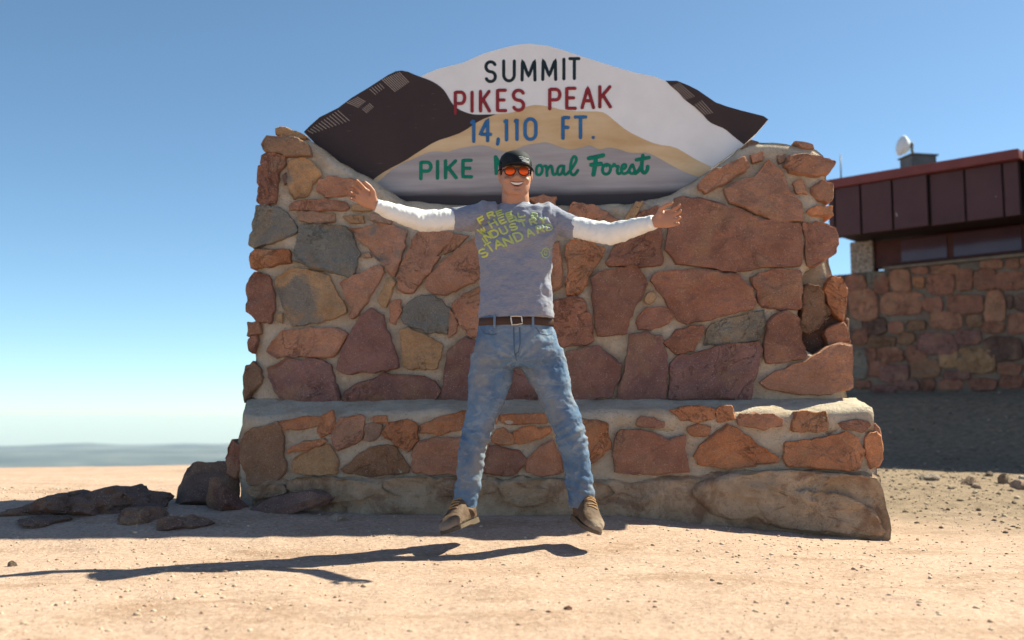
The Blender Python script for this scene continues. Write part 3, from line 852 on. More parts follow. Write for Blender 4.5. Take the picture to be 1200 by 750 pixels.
dark_lo = zp(TL, [(905,352),(830,380),(760,430),(700,452),(640,470),(560,520),(500,560),(420,600),(370,635),(340,665)])
dark_hi = zp(TL, [(570,187),(620,205),(655,226),(680,250),(700,285),(715,310),(735,327),(760,340),(795,352),(830,355),(905,352)])
inset = lambda pts, d: [(a, b + d) for a, b in pts]
region('dark_slope', top_l[:-1] + smooth_open(dark_hi) + smooth_open(dark_lo)[1:] + [(420, 212), (400, 198.6), (382.7, 184.6), (367, 165.6)], 0.003, 0.0028, pd)
tan_hi = zp(TL, [(905,352),(980,345),(1015,330),(1050,315)]) + zp(TR, [(30,310),(100,320),(150,335),(240,340),(320,340),(350,358),(380,385),(430,425),(500,460),(560,485),(640,495),(690,525),(740,555),(800,582)])
tan_poly = list(reversed(smooth_open(dark_lo))) + smooth_open(tan_hi)[1:]
region('tan_ridge', tan_poly + [(833, 197), (815, 215), (790, 229), (769, 236), (735, 241), (620, 245), (520, 243), (470, 238), (444, 227)], 0.0015, 0.0014, pt_)
grey_hi = zp(TL, [(360,672),(400,640),(440,600),(490,570),(540,550),(600,522),(640,515),(690,520),(725,508),(760,500),(820,490),(860,490),(900,505),(950,520),(1000,505),(1030,490)]) + \
          zp(TR, [(40,480),(70,475),(100,482),(130,495),(180,510),(230,500),(255,491),(270,490),(310,510),(335,502),(360,500),(400,508),(430,520),(470,524),(520,520),(570,545),(620,575),(690,610),(745,628)])
region('grey_ridge', smooth_open(grey_hi) + [(814, 216), (790, 229.5), (769, 236.5), (735, 241.5), (620, 245.5), (520, 243.5), (470, 238.5), (447, 229)], 0.0045, 0.0028, pgr)
right_lo = zp(TR, [(600,205),(630,235),(660,260),(680,285),(700,300),(740,330),(765,355),(790,385),(825,402),(860,415),(900,450),(945,485)])
region('dark_slope', smooth_open(right_lo) + [(886.7, 156), (900.5, 140)] + list(reversed(top_r)), 0.003, 0.0028, pd)

# strokes: flattened round-ended brush lines lying on the board -----------------
def stroke_mesh(bm, P, r, nrm, thick, seg=8):
    """P: points (Vector) along the stroke, r: half width(s)"""
    if not isinstance(r, (list, tuple)): r = [r] * len(P)
    rings = []
    n = len(P)
    def ring(c, t, rr):
        s = nrm.cross(t).normalized()
        return [bm.verts.new(c + s * (rr * math.cos(2 * math.pi * k / seg)) + nrm * (thick * math.sin(2 * math.pi * k / seg))) for k in range(seg)]
    for i in range(n):
        t = (P[min(i + 1, n - 1)] - P[max(i - 1, 0)])
        t = (t / t.length) if t.length > 1e-9 else EX
        if i == 0:
            rings.append(ring(P[0] - t * r[0] * 0.9, t, r[0] * 0.4)); rings.append(ring(P[0] - t * r[0] * 0.5, t, r[0] * 0.85))
        rings.append(ring(P[i], t, r[i]))
        if i == n - 1:
            rings.append(ring(P[i] + t * r[i] * 0.5, t, r[i] * 0.85)); rings.append(ring(P[i] + t * r[i] * 0.9, t, r[i] * 0.4))
    for a, b in zip(rings, rings[1:]):
        for k in range(seg):
            bm.faces.new((a[k], a[(k + 1) % seg], b[(k + 1) % seg], b[k]))
    bm.faces.new(list(reversed(rings[0]))); bm.faces.new(rings[-1])
def arc(cx, cy, rx, ry, a0, a1, n=10):
    return [(cx + rx * math.cos(R(a0 + (a1 - a0) * i / n)), cy + ry * math.sin(R(a0 + (a1 - a0) * i / n))) for i in range(n + 1)]
# unit letters, x right 0..1, y down 0..1
FONT = {
 'S': [arc(.5, .25, .5, .25, -25, -270, 12) + arc(.5, .75, .5, .25, -90, 155, 12)[1:]],
 'U': [[(0, 0), (0, .7)] + arc(.5, .7, .5, .3, 180, 0, 10)[1:] + [(1, 0)]],
 'M': [[(0, 1), (0.03, 0), (.5, .82), (.97, 0), (1, 1)]],
 'I': [[(.5, 0), (.5, 1)]],
 'T': [[(0, 0), (1, 0)], [(.5, 0), (.5, 1)]],
 'P': [[(0, 1), (0, 0), (.6, 0)] + arc(.6, .27, .4, .27, -90, 90, 8)[1:] + [(0, .54)]],
 'K': [[(0, 0), (0, 1)], [(.95, 0), (.05, .56)], [(.3, .42), (1, 1)]],
 'E': [[(.95, 0), (0, 0), (0, 1), (1, 1)], [(0, .48), (.8, .48)]],
 'A': [[(0, 1), (.5, 0), (1, 1)], [(.2, .66), (.8, .66)]],
 'F': [[(.95, 0), (0, 0), (0, 1)], [(0, .48), (.8, .48)]],
 '1': [[(0, .1), (.6, 0), (.6, 1)]],
 '4': [[(.72, 1), (.72, 0), (0, .7), (1, .7)]],
 '0': [arc(.5, .3, .5, .3, -180, 0, 10) + arc(.5, .7, .5, .3, 0, 180, 10) + [(0, .3)]],
 ',': [[(.6, 0), (.5, .5), (.1, 1)]],
 '.': [[(.4, .5), (.6, .5)]],
 'R': [[(0, 1), (0, 0), (.6, 0)] + arc(.6, .26, .4, .26, -90, 90, 8)[1:] + [(0, .52)], [(.5, .52), (1, 1)]],
 'H': [[(0, 0), (0, 1)], [(1, 0), (1, 1)], [(0, .5), (1, .5)]],
 'N': [[(0, 1), (0, 0), (1, 1), (1, 0)]],
 'D': [[(0, 0), (0, 1), (.45, 1)] + arc(.45, .5, .55, .5, 90, -90, 10)[1:] + [(0, 0)]],
 'W': [[(0, 0), (.25, 1), (.5, .15), (.75, 1), (1, 0)]],
 'L': [[(0, 0), (0, 1), (.95, 1)]],
 'Y': [[(0, 0), (.5, .5), (1, 0)], [(.5, .5), (.5, 1)]],
 'C': [arc(.5, .5, .5, .5, -40, -320, 12)],
}
def letter(ch, box, z, half_px, mat, front):
    x0, y0, x1, y1 = box
    bm = bmesh.new()
    s = (P_SIGN.y) / F
    hp = half_px * z[2]
    for k, st in enumerate(FONT[ch]):
        pts = [(x0 + hp + (x1 - x0 - 2 * hp) * a, y0 + hp + (y1 - y0 - 2 * hp) * b) for a, b in st]
        P = [onplane(z[0] + a / z[2], z[1] + b / z[2], P_SIGN, EN) + EN * (front + k * 0.0004) for a, b in pts]
        Q = []
        for a, b in zip(P, P[1:]):                # round the corners a little
            Q += [a, a.lerp(b, .12), a.lerp(b, .88)]
        stroke_mesh(bm, Q + [P[-1]], half_px * s, EN, 0.0012)
    bmesh.ops.recalc_face_normals(bm, faces=bm.faces[:])
    return bm_obj('letter', bm, mat, sign)
T2 = (480, 50, 4.4125); T3 = (600, 160, 6.6667)
INK = simple('black_letter_paint', (0.014, 0.024, 0.03), 0.5, 0.2)
RED = simple('red_letter_paint', (0.27, 0.024, 0.032), 0.5, 0.2)
BLU = simple('blue_letter_paint', (0.035, 0.145, 0.34), 0.5, 0.2)
GRN = simple('green_letter_paint', (0.008, 0.19, 0.115), 0.5, 0.2)
for mat, hw, front, items in [
    (INK, 1.95, 0.0012, [('S',(386,90,452,210)),('U',(478,86,550,206)),('M',(573,83,657,202)),('M',(680,79,764,199)),('I',(780,77,816,196)),('T',(820,74,884,194))]),
    (RED, 2.0, 0.0045, [('P',(228,248,294,374)),('I',(306,248,340,364)),('K',(358,244,422,363)),('E',(446,238,506,361)),('S',(528,238,599,359)),
                 ('P',(716,233,786,352)),('E',(804,228,866,349)),('A',(883,223,960,346)),('K',(975,220,1047,342))]),
    (BLU, 2.05, 0.0045, [('1',(312,394,348,520)),('4',(356,388,428,517)),(',',(445,490,470,534)),('1',(484,390,516,512)),('1',(538,388,570,510)),('0',(588,386,662,510)),
                 ('F',(784,379,834,504)),('T',(848,376,920,501)),('.',(940,480,960,502))]),
    (GRN, 2.1, 0.0058, [('P',(50,610,120,714)),('I',(128,606,162,711)),('K',(177,603,250,709)),('E',(267,600,330,704))]),
]:
    for ch, box in items: letter(ch, box, T2, hw, mat, front)
def script(strokes, half_px):
    bm = bmesh.new()
    s = P_SIGN.y / F
    for k, st in enumerate(strokes):
        for _ in range(2): st = smooth_open(st)
        P = [onplane(T3[0] + a / T3[2], T3[1] + b / T3[2], P_SIGN, EN) + EN * (0.0058 + 0.0004 * k) for a, b in st]
        stroke_mesh(bm, P, half_px * s, EN, 0.0012)
    bmesh.ops.recalc_face_normals(bm, faces=bm.faces[:])
    bm_obj('letter', bm, GRN, sign)
script([[(-128,160),(-122,290)], [(-125,165),(-60,285)], [(-58,290),(-50,150),(-30,150)]], 2.2)                      # N
script([[(-5,240),(-35,240),(-38,285),(-12,285),(0,240),(0,285),(20,285)]], 1.7)                                   # a
script([[(55,180),(45,280),(65,290),(75,270)],[(25,215),(80,208)]], 1.7)                                            # t
script([[(115,225),(108,280),(125,290),(140,270)],[(118,192),(121,196)]], 1.7)                                      # i
script([[(225,225),(195,232),(188,275),(195,300),(220,302),(238,275),(236,235),(215,226)]], 1.75)                   # o
script([[(255,232),(270,230),(274,308)],[(273,270),(295,230),(312,232),(316,285),(326,302),(345,292)]], 1.75)       # n
script([[(405,235),(380,228),(358,250),(352,285),(368,303),(390,290),(405,238)],[(407,232),(402,285),(415,302),(435,290)]], 1.75)  # a
script([[(438,285),(470,250),(505,190),(500,160),(478,158),(462,195),(455,260),(462,298),(490,302),(515,265)]], 1.8)  # l
script([[(600,172),(650,163),(712,148)],[(655,165),(648,230),(636,300)],[(618,222),(650,222),(694,214)]], 2.6)      # F
script([[(745,218),(718,225),(705,255),(712,290),(740,298),(765,280),(772,240),(755,220),(738,230)]], 1.9)          # o
script([[(785,235),(800,212),(805,235),(835,232),(822,255),(822,285),(835,294),(850,285)]], 1.8)                    # r
script([[(852,262),(885,250),(892,225),(872,216),(855,240),(855,280),(875,296),(905,280)]], 1.8)                    # e
script([[(905,280),(940,215),(945,230),(960,265),(950,292),(925,290),(918,275)]], 1.8)                              # s
script([[(1022,150),(1012,220),(1015,275),(1035,290),(1058,265),(1060,235)],[(972,184),(1020,175),(1070,165)],[(962,290),(985,275),(1012,230)]], 2.2)  # t
# pale hatch marks painted on the dark slopes
HAT = simple('pale_hatch_paint', (0.36, 0.29, 0.25), 0.6, 0.1)
def hatch(z, lines, hw=0.5):
    bm = bmesh.new()
    s = P_SIGN.y / F
    for (a, b, c, d) in lines:
        P = [onplane(z[0] + (a + (c - a) * t) / z[2], z[1] + (b + (d - b) * t) / z[2], P_SIGN, EN) + EN * 0.0034 for t in (0, .5, 1)]
        stroke_mesh(bm, P, hw * s, EN, 0.0006, 6)
    bmesh.ops.recalc_face_normals(bm, faces=bm.faces[:])
    bm_obj('hatch_marks', bm, HAT, sign)
hatch(TL, [(405 + i * 8.3, 200 - i * 3.6, 462 + i * 6.6, 253 - i * 4.6) for i in range(10)])
hatch(TL, [(350 + i * 11, 242 - i * 6, 376 + i * 9, 266 - i * 7) for i in range(5)], 0.4)
hatch(TL, [(250 + i * 9, 300 - i * 4.4, 300 + i * 6, 322 - i * 5) for i in range(6)])
hatch(TL, [(318 + i * 6, 330 - i * 5, 338 + i * 5.5, 346 - i * 5) for i in range(6)], 0.45)
hatch(TL, [(78 + i * 12, 424 - i * 8.0, 100 + i * 14.6, 436 - i * 5.0) for i in range(12)])
hatch(TR, [(626 + i * 8, 228 - i * 3.4, 690 + i * 9, 288 - i * 3.4) for i in range(5)], 0.35)
hatch(TR, [(722 + i * 9, 315 - i * 5.5, 766 + i * 10, 356 - i * 2.5) for i in range(5)], 0.35)

# ------------------------------------------------------------------ building on the right
BY = R(42)
BX = Vector((math.cos(BY), -math.sin(BY), 0))            # along the facade, to the right and nearer
BN = Vector((-math.sin(BY), -math.cos(BY), 0))           # out of the facade
PB = Vector((ray(1196, 300).x / ray(1196, 300).y * 12.0, 12.0, 0))   # facade plane point
def fb(px, py, out=0.0): return onplane(px, py, PB + BN * out, BN)
bld = empty('summit_building', tuple(fb(1110, 455) - BN * 1.5 - Vector((0, 0, 0.3))), 'low maroon building with a rough red stone base and flat metal fascia', 'building')
def slab(name, quad, thick, mat, parent=bld, nrm=BN):
    """box with a four-cornered front"""
    a, b, c, d = quad
    k = [q - nrm * thick for q in quad]
    vs = [a, b, c, d] + k
    fs = [(0, 1, 2, 3), (7, 6, 5, 4), (1, 0, 4, 5), (2, 1, 5, 6), (3, 2, 6, 7), (0, 3, 7, 4)]
    bm = bmesh.new()
    bv = [bm.verts.new(v) for v in vs]
    for f in fs: bm.faces.new([bv[i] for i in f])
    bmesh.ops.recalc_face_normals(bm, faces=bm.faces[:])
    bmesh.ops.bevel(bm, geom=bm.edges[:], offset=0.006, segments=1, affect='EDGES')
    return bm_obj(name, bm, mat, parent, False)
m = NT('maroon_metal')
oi = m.n('ShaderNodeObjectInfo')
n1 = m.noise(2.2, 5, 0.6, m.mapped(rand=True))
cc = m.mix(m.gray(n1, 0.3, 0.75), (0.062, 0.026, 0.030), (0.088, 0.040, 0.043))
chip = m.gray(m.noise(5.5, 3, 0.6, m.mapped((1.6, 1.6, 0.9), True), 1.2), 0.735, 0.76)
m.base(m.mix(chip, cc, (0.42, 0.36, 0.36)))
m.rough(0.55); MAROON = m.m
TRIM = simple('red_roof_trim', (0.17, 0.045, 0.042), 0.5, 0.1)
DARK = simple('dark_soffit', (0.025, 0.014, 0.014), 0.7, 0.1)
WOOD = simple('maroon_window_frame', (0.06, 0.018, 0.016), 0.55, 0.2)
m = NT('tinted_window'); m.base(m.mix(m.gray(m.noise(1.2), 0.3, 0.7), (0.05, 0.028, 0.04), (0.085, 0.05, 0.065))); m.rough(0.12); m.b.inputs['Specular IOR Level'].default_value = 0.4
TINT = m.m
m = NT('exposed_aggregate')
vo = m.n('ShaderNodeTexVoronoi'); vo.inputs['Scale'].default_value = 38; m.l(m.coord(), vo.inputs['Vector'])
m.base(m.mix(m.gray(vo.outputs['Color'], 0.1, 0.9), (0.16, 0.125, 0.105), (0.42, 0.36, 0.31))); m.rough(0.9); m.bump(vo.outputs['Distance'], 0.01)
PEB = m.m
# horizontal levels taken once, at px 1110, so that they stay level along the wall
def zat(px, py, out): return fb(px, py, out).z
OV = 0.75                                                 # fascia overhang
z_top, z_trim, z_fas = zat(1100, 191.5, OV), zat(1100, 202.5, OV), zat(1100, 263.5, OV)
z_sill = zat(1110, 306.5, 0.0)
sF = lambda px: (fb(px, 250, OV) - PB).dot(BX)
sW = lambda px: (fb(px, 350, 0.0) - PB).dot(BX)
def fp(s, z, out): return Vector((PB.x, PB.y, 0)) + BX * s + BN * out + Vector((0, 0, z))
S0, S1 = sF(972), sF(1197)
seams = [972, 980, 1010.7, 1048, 1090, 1132, 1177, 1197]
for i in range(len(seams) - 1):
    a, b = sF(seams[i]) + 0.012, sF(seams[i + 1]) - 0.012
    o = OV + (0.05 if seams[i + 1] <= 1091 else 0.0)
    slab('fascia_panel', (fp(a, z_fas, o), fp(b, z_fas, o), fp(b, z_trim - 0.004, o), fp(a, z_trim - 0.004, o)), 0.03, MAROON)
for i in range(6):
    a, b = S1 + 0.06 + 0.9 * i, S1 + 0.94 + 0.9 * i
    slab('fascia_panel', (fp(a, z_fas - 0.02, OV - 0.04), fp(b, z_fas - 0.02, OV - 0.04), fp(b, z_trim - 0.024, OV - 0.04), fp(a, z_trim - 0.024, OV - 0.04)), 0.03, MAROON)
slab('roof_trim', (fp(S1 + 0.06, z_trim - 0.02, OV + 0.06), fp(S1 + 5.5, z_trim - 0.02, OV + 0.06), fp(S1 + 5.5, z_top - 0.02, OV + 0.06), fp(S1 + 0.06, z_top - 0.02, OV + 0.06)), 0.5, TRIM)
# backing
slab('fascia_backing', (fp(S0, z_fas + 0.01, OV - 0.03), fp(S1, z_fas + 0.01, OV - 0.03), fp(S1, z_trim, OV - 0.03), fp(S0, z_trim, OV - 0.03)), 0.1, DARK)
slab('roof_trim', (fp(S0 - 0.06, z_trim, OV + 0.10), fp(S1 + 0.03, z_trim, OV + 0.10), fp(S1 + 0.03, z_top, OV + 0.10), fp(S0 - 0.06, z_top, OV + 0.10)), 0.5, TRIM)
bm = bmesh.new()
rv = [bm.verts.new(p) for p in (fp(S0, z_fas + 0.06, OV - 0.14), fp(S1, z_fas + 0.06, OV - 0.14), fp(S1 + 5.5, z_fas + 0.06, OV - 0.14), fp(S1 + 5.5, z_fas + 0.06, -6.0), fp(S0, z_fas + 0.06, -6.0),
      fp(S0, z_trim + 0.05, OV - 0.14), fp(S1, z_trim + 0.05, OV - 0.14), fp(S1 + 5.5, z_trim + 0.05, OV - 0.14), fp(S1 + 5.5, z_trim + 0.05, -6.0), fp(S0, z_trim + 0.05, -6.0))]
bm.faces.new(rv[:5][::-1]); bm.faces.new(rv[5:])
for i in range(5): bm.faces.new((rv[i], rv[(i + 1) % 5], rv[5 + (i + 1) % 5], rv[5 + i]))
bmesh.ops.recalc_face_normals(bm, faces=bm.faces[:])
bm_obj('roof', bm, DARK, bld, False)
# column of exposed pebbles, standing at the near corner of the wall
pa = sW(992); pb_ = sW(1034)
cw = 0.33
cc0 = fp(pa, z_sill - 0.1, 0.0)
def box(name, c, sx, sy, z0, z1, rot, mat, parent):
    bm = bmesh.new()
    bmesh.ops.create_cube(bm, size=1)
    M = Matrix.Rotation(rot, 3, 'Z')
    for v in bm.verts:
        p = M @ Vector((v.co.x * sx, v.co.y * sy, 0))
        v.co = Vector((c.x + p.x, c.y + p.y, z0 if v.co.z < 0 else z1))
    bmesh.ops.bevel(bm, geom=bm.edges[:], offset=min(0.01, min(sx, sy, z1 - z0) * 0.1), segments=2, affect='EDGES')
    return bm_obj(name, bm, mat, parent, False)
colc = fb(1013, 300, -0.16)
box('pillar', colc, 0.30, 0.30, z_sill - 0.04, z_fas + 0.05, -BY + R(8), PEB, bld)
# windows and their frames
wz0, wz1 = z_sill + 0.012, z_fas + 0.04
slab('window_frame', (fp(sW(1018), wz0, -0.10), fp(sW(1300), wz0, -0.10), fp(sW(1300), wz1, -0.10), fp(sW(1018), wz1, -0.10)), 0.12, WOOD)
for a, b in ((1055, 1110), (1117, 1199), (1206, 1290)):
    slab('window_pane', (fp(sW(a), wz0 + 0.05, -0.085), fp(sW(b), wz0 + 0.05, -0.085), fp(sW(b), wz1 - 0.02, -0.085), fp(sW(a), wz1 - 0.02, -0.085)), 0.01, TINT)
slab('window_sill', (fp(sW(1037), z_sill - 0.03, 0.045), fp(sW(1300), z_sill - 0.03, 0.045), fp(sW(1300), z_sill + 0.008, 0.045), fp(sW(1037), z_sill + 0.008, 0.045)), 0.16, BMORTAR)
# stone base wall
zb = zat(1110, 475, 0.0) - 0.5
z_w0 = z_sill - 0.035
NUu = 60; vs = []; fs = []
s0, s1 = sW(960), sW(1300)
for j in range(21):
    for i in range(NUu + 1):
        p = fp(s0 + (s1 - s0) * i / NUu, zb + (z_w0 - zb) * j / 20, 0)
        vs.append(p + BN * 0.012 * mn.fractal(p * 5, 0.9, 2, 3))
for j in range(20):
    for i in range(NUu):
        a = j * (NUu + 1) + i
        fs.append((a, a + 1, a + NUu + 2, a + NUu + 1))
n0 = len(vs)
vs += [v - BN * 0.35 for v in vs]
fs += [tuple(n0 + k for k in reversed(f)) for f in fs]
rim = [i for i in range(NUu + 1)] + [j * (NUu + 1) + NUu for j in range(1, 21)] + [20 * (NUu + 1) + i for i in reversed(range(NUu))] + [j * (NUu + 1) for j in reversed(range(1, 20))]
for k in range(len(rim)):
    a, b = rim[k], rim[(k + 1) % len(rim)]
    fs.append((b, a, a + n0, b + n0))
mesh_obj('stone_base', vs, fs, BMORTAR, bld)
ZQ = (980, 290, 4.168)
boxes = [(45,125,150,215),(150,115,250,180,'g'),(60,195,210,360,'s'),(185,135,265,230),(265,105,370,220,'s'),(370,92,455,130),(378,140,435,200,'o'),(460,80,605,138,'s'),(440,130,580,235),(585,98,672,215),(672,100,790,210),(700,55,820,105),(830,48,895,105),(780,115,940,210),(215,210,440,330,'s'),(430,240,525,318),(545,228,725,322),(725,208,830,365,'s'),(835,230,865,300,'d'),(870,220,985,312,'d'),(125,340,250,430,'d'),(75,400,160,478),(255,360,338,418),(345,355,440,405,'b'),(450,308,625,405,'s'),(635,325,722,392,'b'),(710,360,825,420),(835,320,940,425),(160,430,298,490,'b'),(300,410,385,478,'b'),(395,412,598,525,'p'),(580,400,715,480,'p'),(720,430,925,560,'d'),(75,490,160,650,'g'),(140,490,200,555),(200,485,335,560),(340,480,400,525),(345,503,442,562),(505,500,595,590,'t'),(585,490,780,625,'t'),(155,555,250,640),(215,572,360,660,'p'),(362,545,510,640,'b'),(520,600,660,650,'p'),(790,565,917,625),(800,625,917,690),(95,650,175,690),(170,670,300,725,'p'),(275,650,410,700,'p'),(415,640,485,705),(900,48,1010,105),(945,118,1080,212),(990,225,1090,320,'s'),(945,325,1060,430),(930,440,1080,560,'d'),(925,570,1050,680),(-40,130,42,240),(-30,250,55,350,'s'),(-30,360,70,470,'p'),(500,645,620,700),(650,640,790,700)]
for i, bx in enumerate(boxes):
    rg = random.Random(900 + i)
    x0, y0, x1, y1 = bx[:4]
    cxx, cyy = (x0 + x1) / 2, (y0 + y1) / 2
    pts = []
    for k in range(8):
        a = k / 8 * 2 * math.pi + math.pi / 8
        e = lambda c: math.copysign(abs(c) ** 0.45, c)
        r1 = rg.uniform(0.88, 1.06)
        pts.append(fb(ZQ[0] + (cxx + (x1 - x0) / 2 * e(math.cos(a)) * r1) / ZQ[2], ZQ[1] + (cyy + (y1 - y0) / 2 * e(math.sin(a)) * r1) / ZQ[2]))
    if max(p.z for p in pts) > z_w0 - 0.005:
        pts = [Vector((p.x, p.y, min(p.z, z_w0 - 0.005))) for p in pts]
    v_, f_ = stone_mesh(pts, BN, 0.035, 0.03, 900 + i, 0.05, 0.2, 1.6)
    c = PAL[bx[4] if len(bx) > 4 else 'r']
    k = rg.uniform(0.7, 0.98)
    mesh_obj('stone', v_, f_, STONE, bld, True, None, (c[0] * k, c[1] * k, c[2] * k, rg.uniform(0, .25)))
# inner walls so that the building is closed
box('wall', fp((s0 + 1.2 + s1) / 2, 0, -3.4), (s1 - s0 - 1.2), 5.4, zb, z_fas + 0.1, -BY, WOOD, bld)

# roof equipment
DISHW = simple('white_dish_plastic', (0.72, 0.72, 0.72), 0.4, 0.05)
GALV = simple('weathered_grey_metal', (0.13, 0.12, 0.11), 0.5, 0.2)
rc = fb(1076, 190, -0.4)
zr = z_trim + 0.05
ubx = empty('roof_unit', (rc.x, rc.y, zr), 'small grey brown equipment box on the maroon roof', 'equipment box')
zt = zat(1076, 185, -0.4)
box('housing', rc, 0.36, 0.3, zr, zt, 0.2, GALV, ubx)
box('lid', rc, 0.40, 0.34, zt, zt + 0.02, 0.2, simple('box_lid', (0.2, 0.18, 0.15), 0.5), ubx)
d0 = fb(1059, 171, -0.4)
dish = empty('antenna_dish', (rc.x, rc.y, zt + 0.02), 'round white antenna dish on a bent dark mast above the roof', 'antenna')
bm = bmesh.new()
ax_d = Vector((-0.97, -0.10, 0.18)).normalized()
sd = ax_d.cross(Vector((0, 0, 1))).normalized(); ud = sd.cross(ax_d)
rd = 12.5 * 12.9 / F
rows = []
for k, (rr, dp) in enumerate([(0.0, -0.10), (0.35, -0.085), (0.7, -0.045), (1.0, 0.02), (1.02, 0.028), (0.9, 0.05), (0.6, 0.07), (0.0, 0.08)]):
    rows.append([bm.verts.new(d0 + ax_d * dp + (sd * math.cos(t * math.pi / 12) + ud * math.sin(t * math.pi / 12)) * rd * max(rr, 0.02)) for t in range(24)])
for a, b in zip(rows, rows[1:]):
    for t in range(24): bm.faces.new((a[t], a[(t + 1) % 24], b[(t + 1) % 24], b[t]))
bm.faces.new(rows[0][::-1]); bm.faces.new(rows[-1])
bmesh.ops.recalc_face_normals(bm, faces=bm.faces[:])
bm_obj('reflector', bm, DISHW, dish)
def pipe(name, P, r, mat, parent, seg=8):
    bm = bmesh.new()
    rings = []
    for i, p in enumerate(P):
        t = (P[min(i + 1, len(P) - 1)] - P[max(i - 1, 0)]).normalized()
        a = t.cross(Vector((0.31, 0.95, 0.05))).normalized(); b = t.cross(a)
        rr = r[i] if isinstance(r, (list, tuple)) else r
        rings.append([bm.verts.new(p + a * rr * math.cos(2 * math.pi * k / seg) + b * rr * math.sin(2 * math.pi * k / seg)) for k in range(seg)])
    for a, b in zip(rings, rings[1:]):
        for k in range(seg): bm.faces.new((a[k], a[(k + 1) % seg], b[(k + 1) % seg], b[k]))
    bm.faces.new(rings[0][::-1]); bm.faces.new(rings[-1])
    bmesh.ops.recalc_face_normals(bm, faces=bm.faces[:])
    return bm_obj(name, bm, mat, parent)
mb = Vector((rc.x + 0.0, rc.y, zt + 0.02))
mt = fb(1069, 170, -0.4)
pipe('mast', [mb, fb(1072, 183, -0.4), fb(1069, 177, -0.4), mt, fb(1069, 167, -0.4)], 0.018, GALV, dish)
pipe('mount_arm', [mt, d0 - ax_d * 0.09], 0.02, DISHW, dish)
w0 = fb(985.5, 214, 0.1); 
whip = pipe('whip_antenna', [Vector((w0.x, w0.y, zr - 0.01)), fb(985.3, 181, 0.1)], [0.012, 0.008], GALV, None)
tag(whip, 'thin upright whip antenna at the far end of the maroon roof', 'antenna')

#PERSON
# ------------------------------------------------------------------ person in mid-jump
YM = 4.70
K = YM / F                                              # metres per photo pixel at the jumper
man = empty('person', tuple(U(606, 626, YM)), 'man in black cap and grey t-shirt leaping with arms flung wide before the sign', 'person')
def mp(px, py, dy=0.0): return U(px, py, YM + dy)
def rings_to(bm, rings):
    for a, b in zip(rings, rings[1:]):
        n = len(a)
        for k in range(n): bm.faces.new((a[k], a[(k + 1) % n], b[(k + 1) % n], b[k]))
    bm.faces.new(rings[0][::-1]); bm.faces.new(rings[-1])
def limb(bm, pts, seg=20, twist=0.0):
    """pts: (point, half width, half depth); rings square to the path, depth along the viewing axis"""
    rings = []
    n = len(pts)
    for i, (p, wd, dp) in enumerate(pts):
        t = (pts[min(i + 1, n - 1)][0] - pts[max(i - 1, 0)][0]).normalized()
        yv = Vector((0, 1, 0)) - t * t.y
        yv = yv.normalized() if yv.length > 0.15 else Vector((0, 0, 1))
        xv = t.cross(yv).normalized()
        if twist: xv, yv = xv * math.cos(twist) - yv * math.sin(twist), yv * math.cos(twist) + xv * math.sin(twist)
        rings.append([bm.verts.new(p + xv * wd * math.cos(2 * math.pi * k / seg) + yv * dp * math.sin(2 * math.pi * k / seg)) for k in range(seg)])
    rings_to(bm, rings)
def pl(bm, tab, seg=20, twist=0.0):
    """tab rows: px, py, dy, half width px, depth ratio"""
    limb(bm, [(mp(a, b, c), h * K, h * K * r) for a, b, c, h, r in tab], seg, twist)
def ball(bm, c, r, rot=None):
    t = bmesh.ops.create_uvsphere(bm, u_segments=16, v_segments=12, radius=1)
    for v in t['verts']:
        q = Vector((v.co.x * r[0], v.co.y * r[1], v.co.z * r[2]))
        v.co = (rot @ q if rot else q) + c
def remesh(bm, vox, smooth=4):
    bmesh.ops.recalc_face_normals(bm, faces=bm.faces[:])
    me = bpy.data.meshes.new('tmp'); bm.to_mesh(me); bm.free()
    o = bpy.data.objects.new('tmp', me); C.objects.link(o)
    md = o.modifiers.new('r', 'REMESH'); md.mode = 'VOXEL'; md.voxel_size = vox
    if smooth:
        ms = o.modifiers.new('s', 'SMOOTH'); ms.factor = 0.5; ms.iterations = smooth
    bpy.context.view_layer.update()
    dg = bpy.context.evaluated_depsgraph_get()
    m2 = bpy.data.meshes.new_from_object(o.evaluated_get(dg))
    bpy.data.objects.remove(o); bpy.data.meshes.remove(me)
    return m2
def put(name, me, mat, parent, disp=None):
    """mesh in world coordinates -> child; disp(co, normal) gives a displacement along the normal"""
    n = len(me.vertices)
    co = np.empty(n * 3); me.vertices.foreach_get('co', co); co = co.reshape(-1, 3)
    if disp:
        no = np.empty(n * 3); me.vertices.foreach_get('normal', no); no = no.reshape(-1, 3)
        d = np.array([disp(Vector(c), Vector(m_)) for c, m_ in zip(co, no)])
        co = co + no * d[:, None]
    tree = BVHTree.FromPolygons([tuple(c) for c in co], [tuple(p.vertices) for p in me.polygons])
    off = wloc(parent)
    me.vertices.foreach_set('co', (co - np.array(off)).ravel())
    me.update(); me.shade_smooth(); me.materials.clear(); me.materials.append(mat)
    o = bpy.data.objects.new(name, me)
    link(o, parent)
    return o, tree

